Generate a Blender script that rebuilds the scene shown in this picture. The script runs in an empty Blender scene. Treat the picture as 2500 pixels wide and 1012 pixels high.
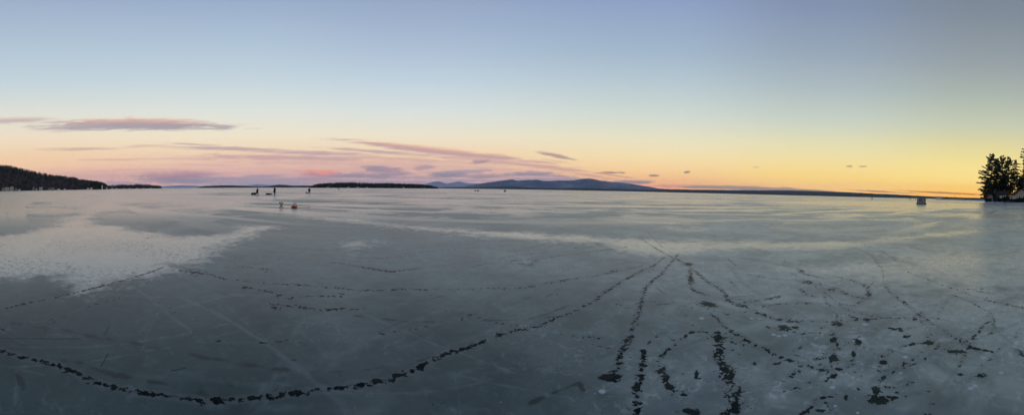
import bpy, bmesh, math, random
import numpy as np
from mathutils import Vector, Matrix, Euler
random.seed(7); RNG = np.random.default_rng(11)
SC = bpy.context.scene
COL = SC.collection

# ------------------------------------------------------------------ camera (swept panorama: cylindrical lens)
F = 800.0                      # angular scale used for bearings: 800 units = 1 rad
EYE = 1.8
cam = bpy.data.cameras.new('camera'); cam_ob = bpy.data.objects.new('camera', cam); COL.objects.link(cam_ob)
cam.type = 'PANO'; cam.panorama_type = 'CENTRAL_CYLINDRICAL'; cam.central_cylindrical_radius = 1
YC = 477.15
cam.central_cylindrical_range_u_min = -1250 / F; cam.central_cylindrical_range_u_max = 1250 / F
cam.central_cylindrical_range_v_min = -(1012 - YC) / F; cam.central_cylindrical_range_v_max = YC / F
cam.clip_start = 0.05; cam.clip_end = 100000
E1, E2 = .01533, -.01975       # the slight tilt of the sweep that lets the horizon sink to the right
cam_ob.matrix_world = (Matrix.Translation((0, 0, EYE)) @ Matrix.Rotation(E2, 4, 'X') @ Matrix.Rotation(-E1, 4, 'Y')
                       @ Matrix.Rotation(math.radians(90), 4, 'X'))
SC.camera = cam_ob

# ------------------------------------------------------------------ colours
def lin(c):
    return tuple((v / 255 / 12.92) if v / 255 <= .04045 else ((v / 255 + .055) / 1.055) ** 2.4 for v in c)

class NT:
    """tiny node-tree helper"""
    def __init__(s, tree): s.t = tree; s.n = tree.nodes; s.l = tree.links
    def node(s, ty, **kw):
        n = s.n.new(ty)
        for k, v in kw.items(): setattr(n, k, v)
        return n
    def put(s, sock, v):
        if isinstance(v, bpy.types.NodeSocket): s.l.new(v, sock)
        elif isinstance(v, (tuple, list)) and len(v) == 3 and sock.type == 'RGBA': sock.default_value = (*v, 1)
        else: sock.default_value = v
    def m(s, op, a, b=None, c=None, clamp=False):
        n = s.node('ShaderNodeMath', operation=op, use_clamp=clamp)
        s.put(n.inputs[0], a)
        if b is not None: s.put(n.inputs[1], b)
        if c is not None: s.put(n.inputs[2], c)
        return n.outputs[0]
    def mix(s, f, a, b):
        n = s.node('ShaderNodeMix', data_type='RGBA')
        s.put(n.inputs[0], f); s.put(n.inputs[6], a); s.put(n.inputs[7], b)
        return n.outputs[2]
    def mixf(s, f, a, b):
        n = s.node('ShaderNodeMix', data_type='FLOAT')
        s.put(n.inputs[0], f); s.put(n.inputs[2], a); s.put(n.inputs[3], b)
        return n.outputs[0]
    def step(s, v, lo, hi):
        n = s.node('ShaderNodeMapRange', interpolation_type='SMOOTHSTEP')
        s.put(n.inputs[0], v); s.put(n.inputs[1], lo); s.put(n.inputs[2], hi)
        return n.outputs[0]
    def noise(s, vec, scale, detail=3, rough=.55, dist=0.0):
        n = s.node('ShaderNodeTexNoise'); s.put(n.inputs['Vector'], vec)
        n.inputs['Scale'].default_value = scale; n.inputs['Detail'].default_value = detail
        n.inputs['Roughness'].default_value = rough; n.inputs['Distortion'].default_value = dist
        return n.outputs[0]
    def xyz(s, x, y, z):
        n = s.node('ShaderNodeCombineXYZ'); s.put(n.inputs[0], x); s.put(n.inputs[1], y); s.put(n.inputs[2], z)
        return n.outputs[0]

# ------------------------------------------------------------------ world: sky after sunset, by true bearing and elevation
W = bpy.data.worlds.new("World"); SC.world = W; W.use_nodes = True
w = NT(W.node_tree); w.n.clear()
g = w.node('ShaderNodeTexCoord').outputs['Generated']
sp = w.node('ShaderNodeSeparateXYZ'); w.put(sp.inputs[0], g)
gx, gy, gz = sp.outputs
az = w.m('ARCTAN2', gx, gy)
hor = w.m('SQRT', w.m('ADD', w.m('MULTIPLY', gx, gx), w.m('MULTIPLY', gy, gy)))
X = w.m('MULTIPLY_ADD', az, F, 1250.0)
EL = w.m('MAXIMUM', w.m('MULTIPLY', w.m('DIVIDE', gz, w.m('MAXIMUM', hor, .001)), F), 0.0)
elev = w.m('ARCTAN2', w.m('MAXIMUM', gz, 0.0), hor)
POS = w.m('POWER', w.m('DIVIDE', elev, math.pi / 2), .5)
EE = [0, 20, 50, 85, 125, 185, 260, 340, 461, 700, 1500]
SKY = {
    -1262: [(170,158,168),(185,165,168),(195,180,178),(205,195,188),(200,200,198),(190,200,205),(175,190,205),(155,172,198),(130,150,185),(118,140,178),(104,126,166)],
    0:    [(196,166,172),(214,176,168),(236,198,172),(239,208,176),(238,221,196),(223,224,214),(197,212,220),(180,199,215),(158,176,202),(136,158,194),(112,136,176)],
    600:  [(188,172,180),(208,178,178),(224,192,182),(238,212,184),(238,227,204),(221,226,220),(197,213,222),(178,198,216),(153,172,202),(134,156,194),(112,136,176)],
    1000: [(188,172,182),(206,176,178),(228,194,178),(239,212,182),(236,227,204),(217,224,222),(193,210,222),(172,191,213),(149,167,197),(132,152,188),(110,132,172)],
    1600: [(228,176,160),(240,186,154),(244,208,162),(243,222,178),(233,226,196),(209,218,210),(185,202,210),(163,184,204),(144,162,198),(126,146,182),(106,126,164)],
    2000: [(248,190,140),(248,206,150),(246,216,146),(241,222,165),(228,222,182),(200,209,198),(175,189,194),(154,170,186),(132,148,176),(118,134,162),(102,118,148)],
    2400: [(252,174,112),(251,205,130),(250,222,150),(243,224,154),(226,216,160),(196,202,180),(170,181,174),(150,160,167),(128,140,153),(104,120,138),(96,110,134)],
    2900: [(252,180,112),(251,204,122),(248,218,140),(238,218,150),(214,206,156),(188,194,172),(160,172,166),(140,152,158),(122,134,148),(104,120,138),(96,110,134)],
    3762: [(170,158,168),(185,165,168),(195,180,178),(205,195,188),(200,200,198),(190,200,205),(175,190,205),(155,172,198),(130,150,185),(118,140,178),(104,126,166)],
}
DENS = 3.3e-5
def clear(c, E):
    """the sky's own colour behind the air that veils it near the horizon"""
    T = math.exp(-DENS * min(14800, 537 * F / max(E, 1))); l_ = lin(c)
    return tuple(max(0.0, (a - (1 - T) * b) / T) for a, b in zip(l_, (.20, .27, .40)))
def ramp(cols):
    r = w.node('ShaderNodeValToRGB'); cr = r.color_ramp; cr.interpolation = 'B_SPLINE' if False else 'LINEAR'
    ps = [math.sqrt(math.atan(e / F) / (math.pi / 2)) for e in EE]; ps[0] = 0.0
    while len(cr.elements) < len(cols): cr.elements.new(.5)
    for e, p, c, E_ in zip(cr.elements, ps, cols, EE): e.position = p; e.color = (*clear(c, E_), 1)
    w.put(r.inputs[0], POS); return r.outputs[0]
xs = sorted(SKY); sky = ramp(SKY[xs[0]])
for a, b in zip(xs[:-1], xs[1:]):
    sky = w.mix(w.step(X, float(a), float(b)), sky, ramp(SKY[b]))

# clouds: thin altocumulus sheets far off, each given by bearing, elevation, tilt and size
cg = bpy.data.node_groups.new('cloud_sheet', 'ShaderNodeTree')
for nm in ('X', 'E', 'N', 'cx', 'ce', 'a', 'b', 'slope', 'bend', 'soft', 'op'):
    cg.interface.new_socket(nm, in_out='INPUT', socket_type='NodeSocketFloat')
for nm in ('mask', 'rim'): cg.interface.new_socket(nm, in_out='OUTPUT', socket_type='NodeSocketFloat')
q = NT(cg); gi = q.node('NodeGroupInput').outputs; go = q.node('NodeGroupOutput')
dx = q.m('SUBTRACT', gi['X'], gi['cx']); u = q.m('DIVIDE', dx, gi['a']); u2 = q.m('MULTIPLY', u, u)
ev = q.m('SUBTRACT', q.m('SUBTRACT', gi['E'], gi['ce']), q.m('ADD', q.m('MULTIPLY', dx, gi['slope']), q.m('MULTIPLY', u2, gi['bend'])))
v = q.m('DIVIDE', ev, gi['b'])
r = q.m('SQRT', q.m('ADD', u2, q.m('MULTIPLY', v, v)))
rr = q.m('ADD', r, q.m('MULTIPLY', q.m('SUBTRACT', gi['N'], .5), 1.5))
inv = q.m('SUBTRACT', 1.0, gi['soft'])
mk = q.m('SUBTRACT', 1.0, q.step(rr, inv, 1.0))
q.put(go.inputs['mask'], q.m('MULTIPLY', mk, gi['op']))
q.put(go.inputs['rim'], q.step(q.m('ADD', v, q.m('SUBTRACT', gi['N'], .5)), -.1, .9))
NA = w.noise(w.xyz(w.m('DIVIDE', X, 62.0), w.m('DIVIDE', EL, 5.0), 0.0), 1.0, 6, .68, .5)
NB = w.noise(w.xyz(w.m('DIVIDE', X, 24.0), w.m('DIVIDE', EL, 6.0), 3.0), 1.0, 5, .65, .5)
MAUVE, PINK, PEACH, SLATE, HOT = (178,162,172), (214,172,168), (232,186,166), (152,150,168), (224,150,150)
def cloud(cx, y, a, b, slope=0, bend=0, soft=.5, op=.8, dark=MAUVE, rim=PINK, n=None, h=461):
    global sky
    if n is not None: a, b, op, soft = a * 1.08, b * 1.25, op * 1.25, soft * .75
    gn = w.node('ShaderNodeGroup'); gn.node_tree = cg
    for k, val in dict(X=X, E=EL, N=(NA if n is None else n), cx=float(cx), ce=float(h - y), a=float(a * 1.12), b=float(b * 1.25), slope=float(slope),
                       bend=float(bend), soft=float(min(1, soft * 1.15)), op=float(min(1, op * 1.15))).items():
        w.put(gn.inputs[k], val)
    c = w.mix(gn.outputs['rim'], clear(dark, h - y), clear(rim, h - y))
    sky = w.mix(gn.outputs['mask'], sky, c)
R = PEACH
# broad rosy veil, then streaks, then low lumps
cloud(820, 428, 760, 42, -.012, 0, 1.0, .45, (206,168,172), (224,184,170))
cloud(150, 428, 420, 18, 0, 0, .9, .45, (196,166,176), (214,174,168))
cloud(880, 400, 560, 20, -.03, 0, .8, .55, (206,172,172), (226,186,168))
cloud(330, 305, 250, 15, -.012, -7, .45, .95, (172,162,170), (232,188,168))
cloud(180, 311, 105, 10, .02, 0, .8, .7, (180,168,174), (200,180,178))
cloud(545, 314, 45, 7, -.03, 0, .8, .7, (176,166,174), (214,184,174))
cloud(30, 291, 150, 9, .01, -3, .8, .7, (186,170,174), (226,192,176))
cloud(190, 363, 125, 5, .0, 0, .8, .75, (206,176,166), (226,186,164))
cloud(360, 358, 75, 5, .02, 0, .8, .6, (210,180,170), (232,192,168))
cloud(470, 355, 75, 3.5, -.05, 0, .8, .7, (190,170,172), (212,180,170))
cloud(560, 366, 170, 6, -.03, 0, .7, .8, (188,166,172), (208,174,168))
cloud(760, 377, 210, 6.5, -.025, 0, .7, .8, (188,168,174), (208,176,172))
cloud(300, 390, 130, 3.5, 0, 0, .8, .6, (208,170,162), (222,180,160))
cloud(480, 391, 120, 3.5, -.02, 0, .9, .55, (204,170,166), (222,180,164))
cloud(700, 388, 240, 7, -.02, 0, .6, .75, (196,164,170), (216,176,170))
cloud(930, 374, 180, 5.5, -.07, 0, .7, .8, (192,170,172), (210,180,172))
cloud(1080, 372, 290, 9, -.098, 4, .5, .92, (196,166,168), (236,188,164))
cloud(1320, 404, 150, 7, -.10, 0, .7, .75, (204,168,166), (226,180,162))
cloud(1440, 424, 90, 4.5, -.13, 0, .8, .7, (206,166,162), (228,180,160))
cloud(1180, 392, 210, 7, -.085, 0, .8, .7, (204,170,170), (222,182,170))
cloud(1000, 392, 240, 6, -.05, 0, .8, .6, (204,172,172), (218,180,170))
cloud(1353, 377, 54, 5.5, -.18, -1, .45, .9, (178,160,158), (224,178,158))
cloud(1360, 391, 40, 2.5, -.12, 0, .8, .5, (200,176,168), (222,190,170))
cloud(440, 434, 115, 14, 0, 0, .7, .85, (160,146,166), (200,162,170), NB)
cloud(400, 428, 60, 6, .03, 0, .8, .6, (184,156,168), (214,172,170), NB)
cloud(480, 443, 80, 7, 0, 0, .8, .7, (150,144,166), (184,160,170), NB)
cloud(640, 448, 200, 12, 0, 0, .8, .6, (158,156,174), (186,168,178), NB)
cloud(780, 432, 60, 13, 0, 0, .7, .8, (178,150,165), (232,158,152), NB)
cloud(800, 425, 30, 7, 0, 0, .8, .6, (228,156,150), (236,166,154), NB)
cloud(900, 436, 120, 13, 0, 0, .7, .75, (150,148,168), (190,164,174), NB)
cloud(930, 415, 55, 7, -.05, 0, .7, .75, (160,148,166), (188,160,168), NB)
cloud(965, 426, 55, 8, -.1, 0, .8, .7, (156,148,168), (184,160,170), NB)
cloud(1035, 411, 30, 6, .12, 0, .8, .6, (172,154,168), (192,164,170), NB)
cloud(1170, 396, 28, 4.5, .1, 0, .8, .7, (172,150,162), (190,160,166), NB)
cloud(1095, 428, 62, 9, .06, 0, .7, .8, (150,148,168), (176,158,170), NB)
cloud(1190, 432, 90, 8, .03, 0, .8, .7, (158,152,170), (190,164,172), NB)
cloud(1050, 447, 170, 10, 0, 0, .9, .55, (156,158,182), (176,166,182), NB)
cloud(1300, 424, 70, 7, .02, 0, .7, .8, (158,150,168), (184,160,170), NB)
cloud(1350, 430, 60, 5, .02, 0, .8, .7, (158,150,168), (184,160,170), NB)
cloud(1390, 436, 110, 6, -.02, 0, .8, .65, (160,152,168), (190,164,168), NB)
cloud(1480, 417, 30, 2.6, .03, 0, .7, .8, (168,146,146), (190,160,150), NB)
cloud(1516, 416, 13, 1.8, -.1, 0, .8, .7, (176,150,146), (190,160,150), NB)
for a_ in [(560,437,80,7,.0), (700,441,110,8,.01), (860,445,90,7,-.02), (1000,437,70,7,.03), (1120,441,60,6,-.02), (1250,437,70,6,.02), (230,446,150,6,0), (640,432,60,5,.03), (1140,418,60,5,.05), (990,446,120,6,.0), (1320,434,90,5,.0), (1210,441,70,5,0)]:
    cloud(a_[0], a_[1], a_[2], a_[3], a_[4], 0, .7, .6, (168,158,176), (224,184,180), NB)
for a_ in [(600,424,120,3.5,-.01), (740,418,150,3.5,-.015), (350,415,160,3.5,0), (900,424,120,3,-.02), (520,405,120,3,-.01), (680,401,160,3,-.02), (1250,413,120,3,-.05)]:
    cloud(*a_[:5], 0, .9, .5, (206,170,172), (232,192,178))
cloud(1500, 423, 55, 2.6, -.15, 0, .8, .5, (204,166,154), (220,176,156), NB)
cloud(1596, 421, 14, 2.4, 0, 0, .7, .85, (164,144,144), (180,152,146), NB)
cloud(1675, 416, 9, 2.6, .1, 0, .7, .85, (160,142,136), (180,152,140), NB, 466)
cloud(1545, 438, 52, 4.5, .02, 0, .6, .85, (158,148,158), (186,160,158), NB)
cloud(1640, 447, 130, 4, 0, 0, .9, .6, (226,160,150), (236,172,150), NB)
cloud(1800, 455, 200, 5.5, -.008, 0, .5, .9, (160,150,152), (196,164,150), None, 470)
cloud(1930, 458, 140, 4, -.03, 0, .6, .85, (166,150,148), (196,160,140), None, 472)
cloud(2150, 468, 100, 3, -.03, 0, .7, .8, (176,150,136), (196,156,128), None, 482)
cloud(2300, 472, 130, 3, -.03, 0, .6, .8, (178,136,112), (196,150,118), None, 487)
cloud(2072, 406, 9, 2.2, 0, 0, .7, .8, (186,170,138), (196,180,144), NB, 480)
cloud(2105, 406.5, 14, 1.6, 0, 0, .7, .7, (196,178,144), (204,186,148), NB, 481)
cloud(1845, 405, 12, 1.6, 0, 0, .8, .5, (204,190,160), (210,196,164), NB, 471)

SUN_AZ = (2720 - 1250) / F; SUN_EL = math.radians(2.5)
ns = w.node('ShaderNodeTexSky', sky_type='NISHITA', sun_disc=False)
ns.sun_elevation = SUN_EL; ns.sun_rotation = SUN_AZ; ns.air_density = 1.3; ns.dust_density = 1.0
add = w.node('ShaderNodeAddShader')
b1 = w.node('ShaderNodeBackground'); w.put(b1.inputs[0], sky); b1.inputs[1].default_value = 1.0
b2 = w.node('ShaderNodeBackground'); w.put(b2.inputs[0], ns.outputs[0]); b2.inputs[1].default_value = 0.004
w.l.new(b1.outputs[0], add.inputs[0]); w.l.new(b2.outputs[0], add.inputs[1])
wo = w.node('ShaderNodeOutputWorld'); w.l.new(add.outputs[0], wo.inputs[0])
try: W.cycles.sampling_method = 'MANUAL'; W.cycles.sample_map_resolution = 1024
except Exception: pass

sun = bpy.data.lights.new('sun', 'SUN'); sun.energy = 0.16; sun.angle = math.radians(8); sun.color = (1, .62, .36)
sun_ob = bpy.data.objects.new('sun', sun); COL.objects.link(sun_ob)
sd = Vector((math.sin(SUN_AZ) * math.cos(SUN_EL), math.cos(SUN_AZ) * math.cos(SUN_EL), math.sin(SUN_EL)))
sun_ob.rotation_euler = sd.to_track_quat('Z', 'Y').to_euler()

SC.view_settings.view_transform = 'Standard'; SC.view_settings.look = 'None'
SC.view_settings.exposure = 0; SC.view_settings.gamma = 1
SC.render.engine = 'CYCLES'
SC.cycles.use_denoising = True
SC.cycles.max_bounces = 5; SC.cycles.diffuse_bounces = 2; SC.cycles.glossy_bounces = 3
SC.cycles.volume_bounces = 0; SC.cycles.transparent_max_bounces = 8
SC.cycles.sample_clamp_indirect = 6

# ------------------------------------------------------------------ bearings -> places
HX = [0, 200, 400, 700, 1000, 1300, 1600, 1850, 2100, 2250, 2400, 2500]
HY = [461, 461, 460.5, 460.5, 460.5, 461.5, 464.5, 471, 480.5, 484.8, 489.5, 491]
def hor_y(x): return np.interp(x, HX, HY)
def bearing(x): return (x - 1250) / F
def at(x, d, z=0.0):
    a = bearing(x); return Vector((math.sin(a) * d, math.cos(a) * d, z))
def dist_of(x, y): return EYE * F / max(y - float(hor_y(x)), .3)
def gnd(x, y, z=0.0): return at(x, dist_of(x, y), z)
def pts_world(pl):
    out = []
    for x, y in pl:
        d = dist_of(x, y); a = bearing(x); out.append((math.sin(a) * d, math.cos(a) * d))
    return np.array(out)

# ------------------------------------------------------------------ tags, materials, mesh builder
def tag(o, label=None, cat=None, group=None, kind=None):
    if label: o['label'] = label
    if cat: o['category'] = cat
    if group: o['group'] = group
    if kind: o['kind'] = kind
    return o
def empty(name, loc, rz=0.0, label=None, cat=None, group=None):
    o = bpy.data.objects.new(name, None); COL.objects.link(o); o.location = loc; o.rotation_euler = (0, 0, rz)
    o.empty_display_size = .1
    return tag(o, label, cat, group)
_M = {}
def mat(name, col, rough=.7, metal=0.0, var=.25, scale=6.0, spec=.4, bump=0.0, col2=None):
    if name in _M: return _M[name]
    m = bpy.data.materials.new(name); m.use_nodes = True; t = NT(m.node_tree)
    b = t.n['Principled BSDF']
    tc = t.node('ShaderNodeTexCoord').outputs['Object']
    n = t.noise(tc, scale, 4, .6)
    c2 = col2 if col2 else tuple(c * (1 - var) for c in col)
    t.put(b.inputs['Base Color'], t.mix(t.step(n, .35, .65), c2, col))
    b.inputs['Roughness'].default_value = rough; b.inputs['Metallic'].default_value = metal
    b.inputs['Specular IOR Level'].default_value = spec
    if bump:
        bp = t.node('ShaderNodeBump'); bp.inputs['Strength'].default_value = bump; t.put(bp.inputs['Height'], n)
        t.l.new(bp.outputs[0], b.inputs['Normal'])
    _M[name] = m; return m

class MB:
    def __init__(s): s.v = []; s.f = []
    def add(s, vs, fs):
        k = len(s.v); s.v += [tuple(v) for v in vs]; s.f += [tuple(i + k for i in f) for f in fs]; return s
    def box(s, c, size, rz=0.0, taper=1.0, rx=0.0, ry=0.0):
        R_ = Euler((rx, ry, rz)).to_matrix(); c = Vector(c); vs = []
        for z in (-.5, .5):
            k = taper if z > 0 else 1
            for x, y in ((-.5, -.5), (.5, -.5), (.5, .5), (-.5, .5)):
                vs.append(c + R_ @ Vector((x * size[0] * k, y * size[1] * k, z * size[2])))
        return s.add(vs, [(3, 2, 1, 0), (4, 5, 6, 7), (0, 1, 5, 4), (1, 2, 6, 5), (2, 3, 7, 6), (3, 0, 4, 7)])
    def tube(s, pts, rad, n=8, cap=True):
        pts = [Vector(p) for p in pts]
        if not isinstance(rad, (list, tuple)): rad = [rad] * len(pts)
        rings = []; prev = None
        for i, p in enumerate(pts):
            d = (pts[min(i + 1, len(pts) - 1)] - pts[max(i - 1, 0)]).normalized()
            a = prev if prev is not None else (Vector((0, 0, 1)) if abs(d.z) < .9 else Vector((1, 0, 0)))
            e1 = d.cross(a).normalized(); e2 = d.cross(e1).normalized(); prev = a
            rings.append([p + (e1 * math.cos(2 * math.pi * k / n) + e2 * math.sin(2 * math.pi * k / n)) * rad[i] for k in range(n)])
        vs = [x for r_ in rings for x in r_]; fs = []
        for i in range(len(pts) - 1):
            for k in range(n):
                fs.append((i * n + k, i * n + (k + 1) % n, (i + 1) * n + (k + 1) % n, (i + 1) * n + k))
        if cap: fs += [tuple(range(n))[::-1], tuple((len(pts) - 1) * n + k for k in range(n))]
        return s.add(vs, fs)
    def lathe(s, prof, n=16, c=(0, 0, 0), sx=1.0, sy=1.0):
        c = Vector(c); vs = []; fs = []
        for r_, z in prof:
            for k in range(n):
                a = 2 * math.pi * k / n; vs.append(c + Vector((math.cos(a) * r_ * sx, math.sin(a) * r_ * sy, z)))
        for i in range(len(prof) - 1):
            for k in range(n): fs.append((i * n + k, i * n + (k + 1) % n, (i + 1) * n + (k + 1) % n, (i + 1) * n + k))
        fs += [tuple(range(n))[::-1], tuple((len(prof) - 1) * n + k for k in range(n))]
        return s.add(vs, fs)
    def build(s, name, m, parent=None, smooth=False, bevel=0.0):
        me = bpy.data.meshes.new(name); me.from_pydata(s.v, [], s.f); me.validate(); me.update()
        if m: me.materials.append(m)
        o = bpy.data.objects.new(name, me); COL.objects.link(o)
        if parent: o.parent = parent
        if smooth: me.polygons.foreach_set('use_smooth', [True] * len(me.polygons))
        if bevel:
            b = o.modifiers.new('bevel', 'BEVEL'); b.width = bevel; b.segments = 2; b.limit_method = 'ANGLE'
        return o
def np_mesh(name, V, Fq, m, kind=None, smooth=True, attrs=None, parent=None):
    me = bpy.data.meshes.new(name)
    V = np.ascontiguousarray(V, dtype=np.float32); Fq = np.ascontiguousarray(Fq, dtype=np.int32)
    k = Fq.shape[1]
    me.vertices.add(len(V)); me.vertices.foreach_set('co', V.ravel())
    me.loops.add(Fq.size); me.loops.foreach_set('vertex_index', Fq.ravel())
    me.polygons.add(len(Fq)); me.polygons.foreach_set('loop_start', np.arange(0, Fq.size, k, dtype=np.int32))
    me.polygons.foreach_set('use_smooth', np.full(len(Fq), smooth))
    me.update(calc_edges=True)
    for an, av in (attrs or {}).items():
        at_ = me.attributes.new(an, 'FLOAT', 'POINT'); at_.data.foreach_set('value', np.ascontiguousarray(av, dtype=np.float32))
    if m: me.materials.append(m)
    o = bpy.data.objects.new(name, me); COL.objects.link(o)
    if parent: o.parent = parent
    if kind: o['kind'] = kind
    return o
def grid_faces(nr, nc):
    i = np.arange(nr - 1)[:, None] * nc + np.arange(nc - 1)[None, :]
    i = i.ravel(); return np.stack([i, i + 1, i + nc + 1, i + nc], 1)

# ------------------------------------------------------------------ the frozen lake
# refrozen cracks and marks in the ice (walked out on the ice plane); width in metres, strength 0..1
CR = []
def crk(pl, wd, st): CR.append((pts_world(pl), wd, st))
crk([(-40,846),(0,856),(20,862),(35,868),(60,876),(100,884),(130,892),(150,902),(180,912),(195,925),(230,938),(250,946),(300,958),(340,967),(380,972),(430,978),(480,986),(530,990),(570,985),(610,983),(650,978),(690,974),(730,968),(780,962),(830,957),(880,948),(930,938),(970,928),(1010,912),(1035,898),(1060,884),(1090,872),(1120,862),(1160,848),(1200,832),(1230,820),(1270,808),(1310,800),(1350,783),(1390,768),(1420,752),(1450,738),(1490,705),(1530,680),(1570,658),(1600,645),(1625,625)], .075, 1.0)
crk([(1660,615),(1640,640),(1620,665),(1600,680),(1580,700),(1572,730),(1565,760),(1555,790),(1545,820),(1530,845),(1520,870),(1515,895),(1505,915)], .075, .95)
crk([(1578,855),(1580,880),(1575,900),(1570,925),(1565,945),(1563,960),(1568,985),(1560,1015)], .075, .95)
crk([(1590,836),(1610,820),(1630,808),(1620,812)], .035, .9)
crk([(1744,763),(1757,774),(1767,787),(1778,797),(1794,807),(1811,816),(1828,824),(1848,837),(1875,849),(1902,864),(1929,874),(1962,884),(2003,896),(2023,905)], .06, .9)
crk([(1761,812),(1763,830),(1767,851),(1761,874),(1778,888),(1788,908),(1791,928),(1801,945),(1811,968),(1804,989),(1800,1012)], .12, 1.1)
crk([(1778,811),(1751,809),(1727,809),(1700,807),(1683,816),(1667,831),(1660,837),(1640,850),(1623,870),(1613,883)], .05, .85)
crk([(1623,895),(1633,916),(1637,932),(1650,942),(1664,962),(1680,963)], .08, 1.0)
crk([(1690,655),(1687,671),(1693,685),(1692,698),(1704,708),(1734,718)], .10, .95)
crk([(1560,575),(1600,600),(1630,618),(1660,631),(1680,641),(1694,655),(1710,666),(1724,678),(1741,690),(1757,698),(1774,712),(1784,730),(1801,739),(1828,744),(1841,755),(1875,767),(1909,779),(1946,784),(1982,784)], .09, .85)
crk([(1778,720),(1800,722),(1821,720)], .07, .8)
crk([(1828,735),(1855,730),(1882,727),(1912,720)], .09, .85)
crk([(1952,651),(1956,660),(1972,668),(1996,673),(2016,678)], .08, .75)
crk([(1952,682),(1975,688),(1999,692),(2016,695),(2046,702),(2063,712),(2090,725),(2127,727)], .12, .75)
crk([(2046,675),(2080,682),(2107,692),(2124,702),(2127,715),(2130,727)], .10, .72)
crk([(1959,705),(1972,715),(1993,722)], .09, .75)
crk([(2077,599),(2104,611),(2130,621),(2144,638),(2157,655),(2161,675),(2164,692),(2177,712),(2201,730),(2228,749),(2245,765),(2258,774),(2282,790),(2305,800),(2322,814),(2372,844)], .08, .72)
crk([(2128,697),(2140,688),(2160,681)], .08, .6)
crk([(2224,665),(2258,677),(2298,693),(2339,707),(2372,720),(2433,737),(2466,744),(2520,755)], .07, .66)
crk([(2382,710),(2410,715),(2436,720)], .09, .6)
crk([(2097,594),(2147,608),(2177,626),(2198,641)], .07, .6)
crk([(2073,635),(2090,640),(2107,643)], .10, .65)
crk([(2033,643),(2050,641)], .10, .6)
crk([(2184,854),(2170,868),(2164,884),(2157,901)], .07, .85)
crk([(2214,844),(2248,837),(2275,836),(2290,834)], .05, .8)
crk([(2006,975),(1990,995),(1970,1015)], .05, .9)
crk([(2030,985),(2040,995),(2055,1014)], .05, .9)
crk([(2023,905),(2040,930),(2046,960),(2077,968)], .03, .8)
crk([(2046,915),(2056,901),(2080,893),(2092,880),(2093,864),(2100,845)], .05, .85)
crk([(1925,775),(1965,782),(2000,784),(2035,784),(2050,790)], .05, .8)
crk([(1880,795),(1905,800),(1935,806),(1969,812),(2010,812)], .05, .7)
crk([(2043,815),(2048,827),(2053,841),(2055,850)], .08, .85)
crk([(2015,700),(2020,715),(2022,735),(2040,750),(2052,770),(2050,790)], .06, .7)
crk([(2060,740),(2090,748),(2120,728)], .06, .66)
crk([(2085,770),(2105,778),(2130,778),(2160,776),(2200,776),(2238,774)], .06, .7)
crk([(585,706),(600,704),(620,710),(640,712),(665,718),(680,727),(700,735),(720,730),(760,728),(800,727),(835,728),(836,722)], .075, 1.0)
crk([(660,745),(690,752),(720,752),(750,758),(790,762),(830,758),(880,761),(892,760)], .085, 1.0)
crk([(668,757),(680,757)], .11, 1.0)
crk([(455,640),(500,631),(560,632),(620,634),(700,638),(760,640),(830,646),(870,652)], .10, .66)
crk([(870,652),(900,658),(940,664),(960,667),(990,662),(1025,658)], .12, .9)
crk([(570,653),(600,656),(640,660),(690,661)], .12, .72)
crk([(460,667),(490,670)], .28, .8)
crk([(420,661),(470,668),(510,672),(545,685),(600,690),(650,696),(700,698),(760,702),(800,706),(860,710),(900,713),(960,711),(1020,710),(1060,708),(1120,709)], .10, .82)
crk([(1120,709),(1200,706),(1280,703),(1310,698),(1350,690),(1400,680),(1440,675),(1500,662),(1530,655),(1570,645)], .10, .75)
crk([(1155,652),(1170,648),(1210,642),(1240,638),(1290,633),(1330,630),(1380,622),(1430,615),(1480,608),(1530,600)], .11, .78)
crk([(1275,643),(1295,648),(1308,640),(1312,635)], .16, .85)
crk([(1405,604),(1440,600),(1480,592),(1530,580),(1570,573)], .12, .7)
crk([(1000,593),(1060,592),(1130,592),(1200,589),(1270,585)], .12, .55)
crk([(-30,760),(0,752),(60,738),(120,728),(180,715),(250,698),(320,680),(370,665),(395,655)], .06, 1.05)
crk([(652,513.6),(670,513.2),(690,513.6),(710,514),(728,513.8)], .16, .7)
crk([(1250,572),(1350,560),(1400,548)], .06, .4)
crk([(1660,560),(1690,545),(1740,530)], .12, .5)
# hairlines: strength continuous, very narrow
HL = []
def hair(pl, wd=.02): HL.append((pts_world(pl), wd, 1.0))
hair([(1025,658),(1100,648),(1220,630),(1300,618)], .03)
hair([(870,633),(960,632),(1015,624)], .035)
hair([(-10,824),(60,825),(190,829)], .014)
hair([(925,815),(960,800),(995,786)], .012); hair([(1335,727),(1360,713)], .02)
hair([(1780,628),(1802,646)], .035); hair([(650,619),(700,619)], .05); hair([(415,912),(450,905)], .012)
hair([(900,640),(1000,620),(1150,605)], .03); hair([(1300,620),(1340,612)], .04); hair([(380,660),(600,740)], .012)
hair([(2100,560),(2300,556),(2480,550)], .05); hair([(1000,745),(1085,725)], .02); hair([(1610,700),(1630,715)], .02)
hair([(1580,560),(1620,600)], .03); hair([(820,590),(1080,575)], .04); hair([(250,820),(262,800)], .01); hair([(240,900),(258,868)], .01)
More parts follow.
